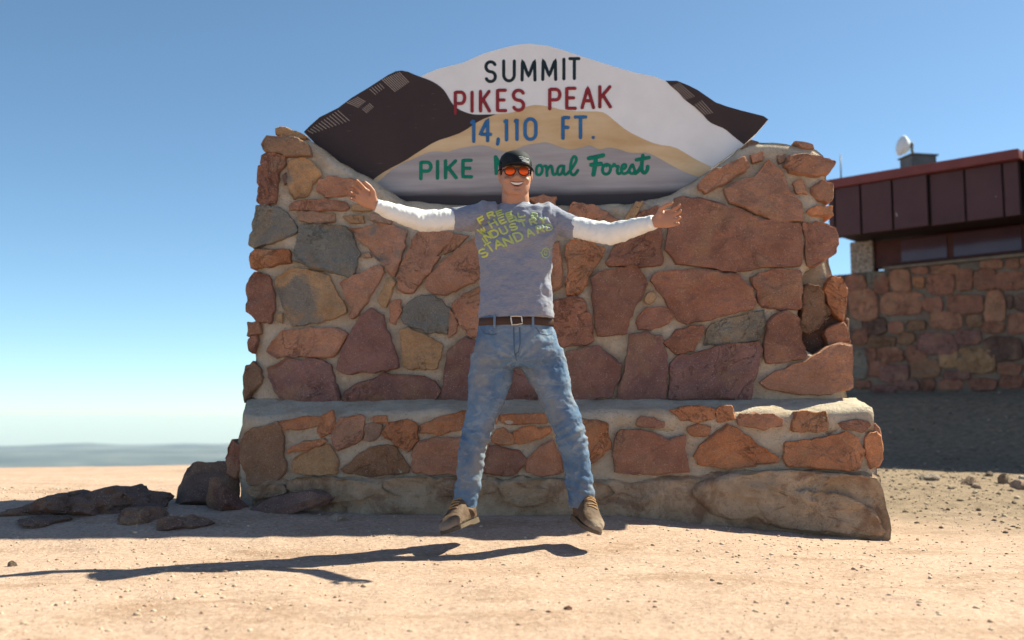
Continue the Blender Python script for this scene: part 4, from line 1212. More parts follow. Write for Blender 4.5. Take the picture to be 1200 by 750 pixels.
# ---- materials
m = NT('skin')
sn = m.noise(14, 4, 0.6)
m.base(m.mix(m.gray(sn, 0.3, 0.7), (0.40, 0.19, 0.122), (0.46, 0.23, 0.155)))
m.rough(0.48); m.b.inputs['Subsurface Weight'].default_value = 0.12
m.b.inputs['Subsurface Radius'].default_value = (0.01, 0.004, 0.002)
m.b.inputs['Specular IOR Level'].default_value = 0.35
SKIN = m.m
m = NT('heather_grey_jersey')
h1 = m.noise(5, 4, 0.6); h2 = m.noise(1.0, 3, 0.7, m.mapped((60, 60, 260)))
c = m.mix(m.gray(h2, 0.3, 0.7), (0.175, 0.185, 0.255), (0.265, 0.270, 0.335))
c = m.mix(m.math('MULTIPLY', m.gray(m.noise(1.0, 4, 0.6, m.mapped((2.5, 2.5, 9))), 0.5, 0.68), 0.5), c, (0.34, 0.275, 0.24))
m.base(c); m.rough(0.9); m.b.inputs['Sheen Weight'].default_value = 0.15
m.bump(m.math('ADD', m.noise(30, 4, 0.6), m.math('MULTIPLY', m.noise(400, 2), 0.15)), 0.004, 0.6)
SHIRT = m.m
m = NT('white_jersey'); m.base(m.mix(m.gray(m.noise(9), 0.3, 0.7), (0.74, 0.72, 0.71), (0.82, 0.80, 0.79))); m.rough(0.85)
m.bump(m.noise(1.0, 3, 0.6, m.mapped((26, 26, 8))), 0.006, 0.6)
WHITE = m.m
m = NT('faded_denim')
tw = m.noise(1.0, 3, 0.7, m.mapped((420, 420, 90)))
f1 = m.noise(5.5, 5, 0.62, None, 0.4)
c = m.mix(m.gray(f1, 0.32, 0.66), (0.052, 0.105, 0.205), (0.17, 0.235, 0.325))
c = m.mix(m.math('MULTIPLY', m.gray(m.noise(4.0, 4, 0.6, m.mapped((1.4, 1.4, 1.0))), 0.48, 0.64), 0.5), c, (0.29, 0.25, 0.21))
wr = m.noise(1.0, 4, 0.65, m.mapped((12, 12, 26)), 1.0)
c = m.mix(m.math('MULTIPLY', m.gray(wr, 0.54, 0.68), 0.4), c, (0.34, 0.36, 0.38))
c = m.mix(m.math('MULTIPLY', m.gray(tw, 0.4, 0.7), 0.25), c, (0.06, 0.10, 0.17))
m.base(c); m.rough(0.9)
m.bump(m.math('ADD', m.math('MULTIPLY', wr, 0.6), m.math('MULTIPLY', tw, 0.1)), 0.008, 0.6)
DENIM = m.m
m = NT('dusty_brown_leather')
c = m.mix(m.gray(m.noise(16, 4, 0.6), 0.35, 0.65), (0.085, 0.048, 0.030), (0.16, 0.10, 0.065))
g = m.n('ShaderNodeSeparateXYZ'); m.l(m.coord(), g.inputs[0])
dm = m.n('ShaderNodeMapRange'); m.l(m.math('ADD', g.outputs[2], m.math('MULTIPLY', m.noise(22, 3), 0.05)), dm.inputs[0]); dm.inputs[1].default_value = 0.115; dm.inputs[2].default_value = 0.065
c = m.mix(dm.outputs[0], c, (0.33, 0.255, 0.195))
m.base(c); m.rough(0.75); m.bump(m.noise(60, 3), 0.003)
LEATHER = m.m
BELT = simple('brown_belt_leather', (0.06, 0.026, 0.016), 0.5, 0.2)
STEEL = simple('pale_buckle_metal', (0.62, 0.56, 0.47), 0.3, 0.05, metal=0.6)
SOLE = simple('tan_rubber_sole', (0.12, 0.085, 0.058), 0.8, 0.2)
LACE = simple('tan_lace', (0.40, 0.22, 0.09), 0.8, 0.1)
CAPM = simple('black_cap_cloth', (0.012, 0.014, 0.017), 0.75, 0.3, 30, 0.001, 200)
CAPW = simple('white_cap_print', (0.5, 0.5, 0.5), 0.7, 0.1)
HAIR = simple('black_hair', (0.010, 0.008, 0.007), 0.5, 0.2, 40, 0.002, 120)
TEETH = simple('teeth', (0.78, 0.72, 0.64), 0.3, 0.03)
LIP = simple('lips', (0.32, 0.12, 0.095), 0.45, 0.1)
MOUTH = simple('mouth', (0.05, 0.012, 0.012), 0.6, 0.1)
PRINT = NT('yellow_green_print')
sx = PRINT.n('ShaderNodeSeparateXYZ'); PRINT.l(PRINT.coord(), sx.inputs[0])
mr_ = PRINT.n('ShaderNodeMapRange'); PRINT.l(sx.outputs[0], mr_.inputs[0]); mr_.inputs[1].default_value = -0.19; mr_.inputs[2].default_value = 0.06
PRINT.base(PRINT.mix(mr_.outputs[0], (0.60, 0.60, 0.13), (0.36, 0.43, 0.22)))
PRINT.rough(0.8); PRINT = PRINT.m
m = NT('orange_mirror_lens'); m.base((0.75, 0.085, 0.012)); m.rough(0.12); m.b.inputs['Metallic'].default_value = 0.55
LENS = m.m
FRAMEM = simple('dark_tortoise_frame', (0.035, 0.014, 0.009), 0.25, 0.3, 60, spec=0.5)

# ---- body: one continuous figure
head_o = mp(604.0, 231.0, -0.005)                        # under the chin
HS = 0.955
Hrot = Matrix.Rotation(R(4), 3, 'Z') @ Matrix.Rotation(R(3), 3, 'X')
def hp(x, y, z): return head_o + Hrot @ (Vector((x, y + 0.0, z)) * HS)
bm = bmesh.new()
HR = [(-0.006,.028,-.066,-.020),(0.004,.047,-.081,.0),(0.020,.0605,-.089,.024),(0.042,.069,-.092,.046),(0.062,.073,-.0915,.066),(0.085,.0755,-.090,.080),
      (0.105,.0755,-.087,.090),(0.125,.0765,-.084,.096),(0.150,.0775,-.086,.100),(0.175,.075,-.080,.099),(0.195,.067,-.066,.088),(0.212,.05,-.042,.066),(0.222,.022,-.016,.034)]
rings = []
for z, hw, yf, yb in HR:
    r = []
    for k in range(28):
        a = 2 * math.pi * k / 28
        ca, sa = math.cos(a), math.sin(a)
        ex_ = 0.86
        xx = hw * math.copysign(abs(ca) ** ex_, ca)
        yc, yr = (yf + yb) / 2, (yb - yf) / 2
        r.append(bm.verts.new(hp(xx, yc + yr * math.copysign(abs(sa) ** ex_, sa), z)))
    rings.append(r)
rings_to(bm, rings)
ball(bm, hp(0, -.100, .083), (.0150, .019, .0135)); ball(bm, hp(-.011, -.090, .079), (.010, .013, .009)); ball(bm, hp(.012, -.092, .079), (.010, .013, .009))
limb(bm, [(hp(0, -.086, .124), .009, .009), (hp(0, -.096, .104), .0105, .011), (hp(0, -.104, .086), .012, .011)], 12)
for s in (-1, 1):
    ball(bm, hp(s * .078, .012, .108), (.008, .019, .032), Matrix.Rotation(s * R(18), 3, 'Z'))
    ball(bm, hp(s * .041, -.070, .072), (.024, .020, .018))
    ball(bm, hp(s * .034, -.082, .136), (.026, .010, .007))
ball(bm, hp(0, -.081, .014), (.024, .014, .015))
# neck, trunk
limb(bm, [(hp(0, .010, .05), .063, .062), (hp(0, .006, .0), .0655, .068), (mp(604.5, 243, 0.02), .068, .066), (mp(605, 254, 0.02), .085, .065)], 24)
pl(bm, [(604, 243, .02, 17, .9), (604, 252, .02, 36, .42), (605, 262, .015, 41, .48), (606, 290, .01, 38, .54), (606, 330, .01, 38, .62), (606, 375, .01, 41, .60), (606, 405, .01, 46, .52), (606, 425, .01, 40, .5)], 28)
# arms: (px, py, dy, half width)
ARM_L = [(572, 254, .015, 11), (548, 256, .0, 11), (520, 257.5, -.02, 11), (495, 259, -.05, 9.8), (470, 251.5, -.09, 9.0), (452, 245, -.12, 7.3), (440, 240.5, -.14, 6.2)]
ARM_R = [(640, 256, .005, 11), (662, 263, -.015, 11), (690, 270, -.05, 11), (716, 274, -.10, 10.2), (740, 268, -.18, 9.0), (756, 263.3, -.23, 7.3), (767, 259.8, -.265, 6.3)]
for A in (ARM_L, ARM_R):
    limb(bm, [(mp(a, b, c), h * K * 0.92, h * K * 0.92) for a, b, c, h in A], 20)
# legs
LEG_L = [(578.5, 418, .0, 27, .72), (574, 445, .0, 25.5, .80), (566.8, 479, -.005, 19.8, .95), (557.5, 509, -.02, 17.3, 1.0), (551.8, 540, .0, 15.5, 1.02), (547.3, 570, .02, 14.0, 1.02), (545.5, 594, .03, 13.6, 1.05)]
LEG_R = [(634, 418, .0, 28.5, .72), (645.3, 445, .0, 24, .80), (652.5, 468, -.005, 19.3, .95), (666.3, 501, -.02, 18.3, 1.0), (673.8, 530, .0, 16.8, 1.02), (678.3, 560, .02, 16.0, 1.0), (682, 594, .03, 15.0, 1.02)]
for A in (LEG_L, LEG_R):
    pl(bm, [(a, b, c, h * 0.80, r) for a, b, c, h, r in A] + [(A[-1][0], 602, .03, 9, 1)])
# hands: W wrist, d along the hand, s towards the thumb, n out of the palm
def hand(bm, W, d, s, n, curls, thumb):
    d = d.normalized(); n = (n - d * n.dot(d)).normalized(); s = (s - d * s.dot(d) - n * s.dot(n)).normalized()
    tip = []
    # palm: stacked ovals
    rings = []
    for t, wd, th, sh in ((-.03, .026, .021, 0), (.0, .027, .020, 0), (.025, .036, .020, .001), (.055, .042, .018, .001), (.082, .042, .014, 0), (.096, .036, .009, 0)):
        c = W + d * t + s * sh
        rings.append([bm.verts.new(c + s * wd * math.cos(2 * math.pi * k / 18) + n * th * math.sin(2 * math.pi * k / 18)) for k in range(18)])
    rings_to(bm, rings)
    ball(bm, W + d * .034 + s * .024 + n * .012, (.02, .016, .02))
    for off, ln, fan, cu in curls:
        p = W + d * .082 + s * off
        dd = (d + s * fan).normalized()
        P = [(p, .0090)]
        ang = 0
        for L, c_, r in zip((.44, .31, .25), cu, (.0080, .0073, .0060)):
            ang += R(c_)
            p = p + (dd * math.cos(ang) + n * math.sin(ang)) * (ln * L)
            P.append((p, r))
        limb_f(bm, P)
    P = [(W + d * .018 + s * .020 + n * .006, .012)]
    p = P[0][0]
    for (a, b, c), L, r in zip(thumb, (.042, .032, .026), (.0115, .0102, .0078)):
        p = p + (d * a + s * b + n * c).normalized() * L
        P.append((p, r))
    limb_f(bm, P)
def limb_f(bm, P, seg=10):
    rings = []
    n = len(P)
    pts = []
    for i in range(n - 1):
        for t in (0, .5): pts.append((P[i][0].lerp(P[i + 1][0], t), P[i][1] + (P[i + 1][1] - P[i][1]) * t))
    pts.append(P[-1])
    t = (P[-1][0] - P[-2][0]).normalized()
    pts.append((P[-1][0] + t * P[-1][1] * .55, P[-1][1] * .8)); pts.append((P[-1][0] + t * P[-1][1] * .9, P[-1][1] * .4))
    for i, (p, r) in enumerate(pts):
        t = (pts[min(i + 1, len(pts) - 1)][0] - pts[max(i - 1, 0)][0]).normalized()
        a = t.cross(Vector((.2, .3, .93))).normalized(); b = t.cross(a)
        rings.append([bm.verts.new(p + a * r * math.cos(2 * math.pi * k / seg) + b * r * math.sin(2 * math.pi * k / seg)) for k in range(seg)])
    rings_to(bm, rings)
# his right hand, thrown up: palm open to the viewer, fingers curling forwards
Wl = mp(440, 240.5, -.14)
hand(bm, Wl, Vector((-.80, -.25, .55)), Vector((.5, 0, .85)), Vector((-.1, -1, -.1)),
     [(.032, .076, .26, (24, 24, 16)), (.011, .083, .08, (26, 26, 18)), (-.011, .078, -.10, (30, 32, 22)), (-.031, .062, -.30, (34, 36, 24))],
     [(.75, .70, .35), (.95, .30, .30), (1, .12, .25)])
Wr = mp(767, 259.8, -.265)
hand(bm, Wr, Vector((.93, -.30, .15)), Vector((-.15, 0, 1)), Vector((.1, -1, .05)),
     [(.032, .074, .20, (26, 28, 18)), (.011, .080, .06, (28, 30, 20)), (-.011, .075, -.08, (32, 34, 22)), (-.031, .060, -.22, (36, 38, 24))],
     [(.65, .75, .35), (.95, .22, .35), (1, .05, .45)])
body, bvh_body = put('body', remesh(bm, 0.0042, 3), SKIN, man)

def hit(tree, px, py, off=0.0):
    d = ray(px, py).normalized()
    r = tree.ray_cast(CAM, d)
    if r[0] is None: return None
    return r[0] - d * off
def fhit(x, z, off=0.0, tree=None):
    """front of the face at head coordinates x, z"""
    o = hp(x, -.3, z); d = (Hrot @ Vector((0, 1, 0))).normalized()
    r = (tree or bvh_body).ray_cast(o, d)
    return (r[0] if r[0] is not None else hp(x, -.085, z)) - d * off

# ---- face: smile with teeth, lips
def patch(name, top, bot, n, off, mat, parent, rows=4):
    vs, fs = [], []
    for j in range(rows + 1):
        for i in range(n + 1):
            x = -1 + 2 * i / n
            zt_, zb_ = top(x), bot(x)
            vs.append(fhit(x * .0305, zt_ + (zb_ - zt_) * j / rows, off))
    for j in range(rows):
        for i in range(n):
            a = j * (n + 1) + i
            fs.append((a, a + 1, a + n + 2, a + n + 1))
    nb = len(vs)
    bk = Hrot @ Vector((0, .003, 0))
    vs += [v + bk for v in vs]
    fs += [tuple(nb + k for k in reversed(f)) for f in fs]
    rim = [i for i in range(n + 1)] + [j * (n + 1) + n for j in range(1, rows + 1)] + [rows * (n + 1) + i for i in reversed(range(n))] + [j * (n + 1) for j in reversed(range(1, rows))]
    for k in range(len(rim)):
        a, b = rim[k], rim[(k + 1) % len(rim)]
        fs.append((b, a, a + nb, b + nb))
    return mesh_obj(name, vs, fs, mat, parent)
MZ = .0555
up = lambda x: MZ + .0055 * abs(x) ** 1.8
patch('mouth_opening', lambda x: up(x) + .0015, lambda x: up(x) - .0015 - .0155 * (1 - x * x) ** .7, 20, .0008, MOUTH, man)
patch('teeth', lambda x: up(x * .9) + .0006, lambda x: up(x * .9) - .001 - .0088 * (1 - x * x) ** .6, 20, .0016, TEETH, man)
def facetube(name, pts, r, mat, parent):
    bm = bmesh.new()
    limb_f(bm, [(p, r) for p in pts], 8)
    bmesh.ops.recalc_face_normals(bm, faces=bm.faces[:])
    return bm_obj(name, bm, mat, parent)
facetube('upper_lip', [fhit(x * .0325, up(x) + .003, .0002) for x in np.linspace(-1, 1, 13)], .0026, LIP, man)
facetube('lower_lip', [fhit(x * .030, up(x) - .003 - .0155 * (1 - x * x) ** .7, .0004) for x in np.linspace(-.92, .92, 13)], .0032, LIP, man)

# ---- hair, cap, sunglasses
bm = bmesh.new()
for z0, g in ((.10, 1.0),):
    rings = []
    for z, gx in ((.105, 1.012), (.125, 1.035), (.15, 1.04), (.172, 1.03)):
        i = max(k for k in range(len(HR)) if HR[k][0] <= z)
        hw, yb = HR[i][1] * gx, HR[i][3] * gx + .002
        rings.append([bm.verts.new(hp(hw * math.cos(a), -.012 + (yb + .012) * math.sin(a), z)) for a in np.linspace(R(-14), R(194), 26)])
    inner = [[bm.verts.new(hp(*(((Hrot.inverted() @ (v.co - head_o)) / HS) * .93 + Vector((0, 0, .009))))) for v in r] for r in rings]
    for A in (rings, [r[::-1] for r in inner]):
        for a, b in zip(A, A[1:]):
            for k in range(25): bm.faces.new((a[k], a[k + 1], b[k + 1], b[k]))
    for a, b in ((rings[0], inner[0]), (rings[-1], inner[-1])):
        for k in range(25): bm.faces.new((a[k], a[k + 1], b[k + 1], b[k]))
    for e in (0, -1):
        for k in range(3): bm.faces.new((rings[k][e], rings[k + 1][e], inner[k + 1][e], inner[k][e]))
bmesh.ops.recalc_face_normals(bm, faces=bm.faces[:])
bm_obj('hair', bm, HAIR, man)
bm = bmesh.new()
rings = []
for z, gx, gy in ((.137, 1.0, 1.0), (.150, 1.01, 1.01), (.170, 1.0, 1.0), (.190, .955, .95), (.207, .86, .85), (.221, .68, .67), (.2295, .45, .44), (.2335, .2, .2), (.2345, .03, .03)):
    rings.append([bm.verts.new(hp(.0825 * gx * math.cos(a), .006 + .1035 * gy * math.sin(a) , z + (.006 * -math.sin(a) if z < .15 else 0))) for a in np.linspace(0, 2 * math.pi, 37)[:-1]])
rings_to(bm, rings)
bmesh.ops.recalc_face_normals(bm, faces=bm.faces[:])
cap = bm_obj('cap', bm, CAPM, man)
vs, fs = [], []
NA, NR = 24, 7
def brim(a, t):
    # a from -1..1 across, t 0..1 outwards
    x0, y0 = .089 * math.sin(a * 1.36), .006 - .101 * math.cos(a * 1.36)
    ln = .066 * max(0.0, 1 - abs(a) ** 3.2)
    x, y = x0 * (1 + .05 * t), y0 - ln * t
    z = .152 - .007 * t * (1 - abs(a)) - .024 * (abs(x) / .089) ** 2.0
    return x, y, z
for sgn in (0, 1):
    for j in range(NR + 1):
        for i in range(NA + 1):
            x, y, z = brim(-1 + 2 * i / NA, j / NR)
            vs.append(hp(x, y, z - .003 * sgn))
n0 = (NA + 1) * (NR + 1)
for j in range(NR):
    for i in range(NA):
        a = j * (NA + 1) + i
        fs.append((a, a + 1, a + NA + 2, a + NA + 1)); fs.append((n0 + a, n0 + a + NA + 1, n0 + a + NA + 2, n0 + a + 1))
rim = [i for i in range(NA + 1)] + [j * (NA + 1) + NA for j in range(1, NR + 1)] + [NR * (NA + 1) + i for i in reversed(range(NA))] + [j * (NA + 1) for j in reversed(range(1, NR))]
for k in range(len(rim)):
    a, b = rim[k], rim[(k + 1) % len(rim)]
    fs.append((b, a, a + n0, b + n0))
br = mesh_obj('brim', vs, fs, CAPM, cap)
bmt = bmesh.new(); bmt.from_mesh(cap.data)
for v in bmt.verts: v.co += wloc(cap)
bvh_cap = BVHTree.FromBMesh(bmt); bmt.free()
bm = bmesh.new()
ZN = (540, 160, 7.5)
for ln in [[(512,178),(545,180),(545,192),(520,192)], [(548,182),(552,205)], [(560,188),(596,196)], [(560,196),(562,210)], [(580,196),(582,212)], [(598,200),(600,220)],
           [(535,205),(600,224)], [(540,214),(602,234)], [(556,200),(575,208)]]:
    P = []
    for (a, b), (c, d) in zip(ln, ln[1:]):
        for t in np.linspace(0, 1, 6)[:-1]: P.append(hit(bvh_cap, ZN[0] + (a + (c - a) * t) / ZN[2], ZN[1] + (b + (d - b) * t) / ZN[2], .001))
    P.append(hit(bvh_cap, ZN[0] + ln[-1][0] / ZN[2], ZN[1] + ln[-1][1] / ZN[2], .001))
    P = [p for p in P if p is not None]
    if len(P) > 1: stroke_mesh(bm, P, .0017, Vector((0, -1, 0)), .0008, 6)
bmesh.ops.recalc_face_normals(bm, faces=bm.faces[:])
bm_obj('print', bm, CAPW, cap)

bm = bmesh.new()
GZ = .1135
def lens_pt(s, a, k=1.0):
    x = s * .0335 + .0265 * k * math.cos(a)
    z = GZ + .0195 * k * math.sin(a) - (.002 if math.sin(a) < 0 else -.001) + .0
    return hp(x, -.104 + 6.0 * x * x, z)
for s in (-1, 1):
    P = [lens_pt(s, a) for a in np.linspace(0, 2 * math.pi, 25)]
    limb_f(bm, [(p, .0026) for p in P], 8)
limb_f(bm, [(lens_pt(-1, R(25)), .0026), (hp(0, -.107, GZ + .011), .0026), (lens_pt(1, R(155)), .0026)], 8)
for s in (-1, 1):
    limb_f(bm, [(lens_pt(s, R(20) if s > 0 else R(160)), .003), (hp(s * .074, -.062, GZ + .008), .003), (hp(s * .080, .01, GZ + .004), .0025)], 8)
bmesh.ops.recalc_face_normals(bm, faces=bm.faces[:])
glasses = bm_obj('sunglasses', bm, FRAMEM, man)
for s in (-1, 1):
    bm = bmesh.new()
    rr = []
    for k_, dy_ in ((.02, -.004), (.4, -.0035), (.75, -.002), (.97, .0), (.97, .0015), (.3, .001)):
        rr.append([bm.verts.new(lens_pt(s, a, k_) + Hrot @ Vector((0, dy_, 0))) for a in np.linspace(0, 2 * math.pi, 25)[:-1]])
    rings_to(bm, rr)
    bmesh.ops.recalc_face_normals(bm, faces=bm.faces[:])
    bm_obj('lens', bm, LENS, glasses)

# ---- clothes
def ridge(p, s): return 1 - abs(mn.noise(p)) * 2.2
def fold(p, seed, f): return mn.fractal(Vector((p.x * f[0], p.y * f[1], p.z * f[2])) + Vector((seed, 0, 0)), 0.9, 2.0, 3)
bm = bmesh.new()
for A, e in ((ARM_L, 0), (ARM_R, 1)):
    T = [(mp(a, b, c), h * K * f, h * K * f) for (a, b, c, h), f in zip(A, (.95, 1.0, 1.16, 1.30, 1.22, 1.22, 1.28))]
    limb(bm, T, 22)
limb(bm, [(mp(604.5, 238.5, .02), .069, .066), (mp(604.5, 246, .02), .075, .07)], 24)
def d_white(p, n):
    k = 0.0045 * fold(p, 3, (26, 26, 12)) + .003 * ridge(Vector((p.x * 30 - p.z * 18, p.y * 20, p.z * 8)), 0) * .6
    return k
put('undershirt', remesh(bm, 0.0055, 2), WHITE, man, d_white)

bm = bmesh.new()
SH = [(604.5, 239.5, .02, 17.8, .95), (604.5, 243.5, .02, 27, .66), (604.5, 249, .018, 44, .47), (605, 258, .012, 48, .52), (604.5, 272, .005, 49.5, .56), (604.5, 292, .0, 45.5, .62), (604.5, 318, .0, 42.6, .66), (604.7, 345, .0, 43.5, .66), (604.8, 362, .0, 45, .64), (604.8, 373.5, .0, 45.8, .63)]
pl(bm, SH, 36, R(13))
limb(bm, [(mp(583, 252, .015), .068, .065), (mp(562, 254.5, .01), .066, .064), (mp(543, 256.5, .0), .060, .060), (mp(530.5, 258, -.012), .0575, .058)], 24)
limb(bm, [(mp(626, 252, .015), .068, .065), (mp(648, 257.5, .0), .066, .064), (mp(664, 264, -.015), .058, .058), (mp(676.5, 269.2, -.03), .0505, .052)], 24)
ctr = mp(604, 260)
def d_shirt(p, n):
    zt = (p.z - ctr.z)
    x = p.x - ctr.x
    k = 0.0
    # pulls that run from the armpits across the chest and down
    for s in (-1, 1):
        ax_, az_ = s * .19, -.045
        dx, dz = x - ax_, zt - az_
        an = math.atan2(dz, dx); dist = math.hypot(dx, dz)
        k += .008 * math.exp(-dist / .12) * max(0, min(1, (.215 - abs(x)) / .03)) * math.sin(an * 8 + 3 * mn.noise(Vector((dx * 9, dz * 9, s)))) * min(1, dist / .04)
    low = min(1, max(0, (-zt - .12) / .2))
    k += .010 * (0.4 + .6 * low) * fold(p, 1.7, (9, 9, 16)) + .004 * fold(p, 4.1, (24, 20, 30))
    k += .006 * low * mn.noise(Vector((x * 6 + zt * 7, p.y * 4, zt * 15 - x * 6)))
    # bunched shoulder seam
    sh = math.exp(-((abs(x) - .155) / .016) ** 2) * max(0, min(1, (zt + .02) / .04))
    k += .012 * sh
    return k
shirt, bvh_shirt = put('t_shirt', remesh(bm, 0.0055, 3), SHIRT, man, d_shirt)
# collar rib
ring = [mp(604.5 + 17.5 * math.cos(a), 241.0 - 2.0 * math.sin(a), .02) + Vector((0, .060 * math.sin(a), .006 * math.sin(a))) for a in np.linspace(0, 2 * math.pi, 33)]
bm = bmesh.new(); limb_f(bm, [(p, .006) for p in ring], 8); bmesh.ops.recalc_face_normals(bm, faces=bm.faces[:])
bm_obj('collar', bm, SHIRT, shirt)
# printed words, each letter traced where it sits on the chest
ZS = (555, 236, 10.71)
def print_letter(bm, ch, cx, cy, wd, ht, rot=0.0, skew=0.0, hw=.0042):
    for st in FONT[ch]:
        pts = []
        for (a, b), (c, d) in zip(st, st[1:]):
            L = math.hypot((c - a) * wd, (d - b) * ht)
            kk = max(1, int(L / 14))
            for t in range(kk): pts.append((a + (c - a) * t / kk, b + (d - b) * t / kk))
        pts.append(st[-1])
        P = []
        for a, b in pts:
            lx, ly = (a - .5) * wd + skew * (.5 - b) * ht, (b - .5) * ht
            x = cx + lx * math.cos(rot) - ly * math.sin(rot); y = cy + lx * math.sin(rot) + ly * math.cos(rot)
            q = hit(bvh_shirt, ZS[0] + x / ZS[2], ZS[1] + y / ZS[2], .0012)
            if q is not None and abs(q.y - YM) < .3: P.append(q)
        if len(P) > 1: stroke_mesh(bm, P, hw, Vector((0, -1, 0)), .001, 6)
words = [
 [('S', 125, 645, 85, 105, -.45), ('T', 205, 575, 85, 110, -.5), ('A', 312, 530, 105, 105, -.3), ('N', 432, 492, 100, 110, -.35), ('D', 562, 440, 100, 110, -.35), ('A', 705, 385, 85, 95, -.3), ('R', 835, 345, 85, 85, -.2), ('D', 945, 325, 75, 70, -.1)],
 [('I', 140, 500, 40, 100, -.5), ('N', 180, 440, 85, 105, -.5), ('D', 265, 400, 95, 105, -.4), ('U', 380, 362, 90, 100, -.4), ('S', 500, 318, 90, 90, -.35), ('T', 620, 272, 80, 80, -.3), ('R', 745, 250, 80, 80, -.2), ('Y', 870, 240, 80, 75, -.1)],
 [('W', 112, 365, 95, 100, -.55), ('H', 245, 275, 90, 95, -.45), ('E', 360, 235, 75, 85, -.4), ('E', 470, 215, 75, 80, -.35), ('L', 560, 205, 70, 75, -.3)],
 [('F', 100, 232, 80, 85, -.5), ('R', 215, 165, 85, 75, -.4), ('E', 330, 145, 80, 65, -.3), ('E', 450, 165, 85, 60, -.25), ('L', 600, 168, 85, 50, -.15), ('S', 760, 175, 85, 50, .1)],
]
for wd_ in words:
    sc_ = .95 if wd_ is words[0] else .86
    for ch, cx, cy, a, b, ro in wd_:
        bm = bmesh.new(); print_letter(bm, ch, cx, cy, a * sc_, b * sc_, ro, -.12, .0056)
        if len(bm.verts):
            bmesh.ops.recalc_face_normals(bm, faces=bm.faces[:]); bm_obj('print', bm, PRINT, shirt)
        else: bm.free()
bm = bmesh.new()
for rad, a0, a1 in ((62, 0, 360), (26, 40, 320)):
    P = [hit(bvh_shirt, ZS[0] + (905 + rad * .8 * math.cos(R(a))) / ZS[2], ZS[1] + (645 + rad * math.sin(R(a))) / ZS[2], .0012) for a in np.linspace(a0, a1, 20)]
    P = [p for p in P if p is not None]
    if len(P) > 1: stroke_mesh(bm, P, .0030, Vector((0, -1, 0)), .001, 6)
for ln in ([(850, 645), (832, 640)], [(960, 600), (990, 575)], [(905, 645), (925, 645)]):
    P = [hit(bvh_shirt, ZS[0] + a / ZS[2], ZS[1] + b / ZS[2], .0012) for a, b in ln]
    P = [p for p in P if p is not None]
    if len(P) > 1: stroke_mesh(bm, P, .0026, Vector((0, -1, 0)), .001, 6)
if len(bm.verts):
    bmesh.ops.recalc_face_normals(bm, faces=bm.faces[:]); bm_obj('emblem', bm, PRINT, shirt)

# jeans
bm = bmesh.new()
pl(bm, [(605, 370.5, .0, 41, .62), (605, 382, .0, 43.5, .62), (605, 398, .0, 47.5, .62), (606, 412, .0, 52.5, .60), (606.5, 422, .0, 54.5, .54), (606.5, 431, .0, 46, .5)], 36)
for A in (LEG_L, LEG_R): pl(bm, [(a, b, c, h, r) for a, b, c, h, r in A], 26)
crotch = mp(606, 424)
kl, kr = mp(557, 515), mp(667, 508)
al, ar = mp(546, 580), mp(680, 580)
def d_jean(p, n):
    k = .0055 * fold(p, 2.2, (12, 12, 18)) + .003 * fold(p, 7.7, (34, 30, 44))
    dx, dz = p.x - crotch.x, p.z - crotch.z
    dist = math.hypot(dx, dz); an = math.atan2(dz, dx)
    k += .006 * math.exp(-dist / .12) * math.sin(an * 13 + 2 * mn.noise(p * 8)) * min(1, dist / .03)
    for c, sgn in ((kl, 1), (kr, -1)):
        if (p.x - crotch.x) * (c.x - crotch.x) > 0:
            e = math.exp(-((p.z - c.z) / .075) ** 2)
            k += .013 * e * mn.noise(Vector((p.x * 9, p.y * 7, p.z * 44 + sgn * p.x * 26)))
    for c, sgn in ((al, 1), (ar, -1)):
        if (p.x - crotch.x) * (c.x - crotch.x) > 0:
            e = math.exp(-((p.z - c.z - .03) / .085) ** 2)
            k += .013 * e * mn.noise(Vector((p.x * 11, p.y * 9, p.z * 36 - sgn * p.x * 16 + 4)))
    return k
jeans, bvh_j = put('jeans', remesh(bm, 0.0055, 2), DENIM, man, d_jean)
def on_jean(px, py, off): 
    q = hit(bvh_j, px, py, off)
    return q if q is not None else mp(px, py, -.1)
DSTITCH = simple('denim_seam', (0.09, 0.12, 0.17), 0.9, 0.2)
for nm, ln in (('pocket_seam', [(563, 384), (568, 391), (577, 392.5), (582, 391)]), ('pocket_seam', [(628, 384), (633, 391), (642, 393), (648, 391)]),
               ('fly_seam', [(602, 384), (602.5, 400), (603, 414), (606, 424)]), ('fly_seam', [(609, 384), (609.5, 402), (607, 413), (603, 416)])):
    P = []
    for (a, b), (c, d) in zip(ln, ln[1:]):
        for t in np.linspace(0, 1, 8)[:-1]: P.append(on_jean(a + (c - a) * t, b + (d - b) * t, .0006))
    bm = bmesh.new(); stroke_mesh(bm, P, .0028, Vector((0, -1, 0)), .0012, 6)
    bmesh.ops.recalc_face_normals(bm, faces=bm.faces[:]); bm_obj(nm, bm, DSTITCH, jeans)
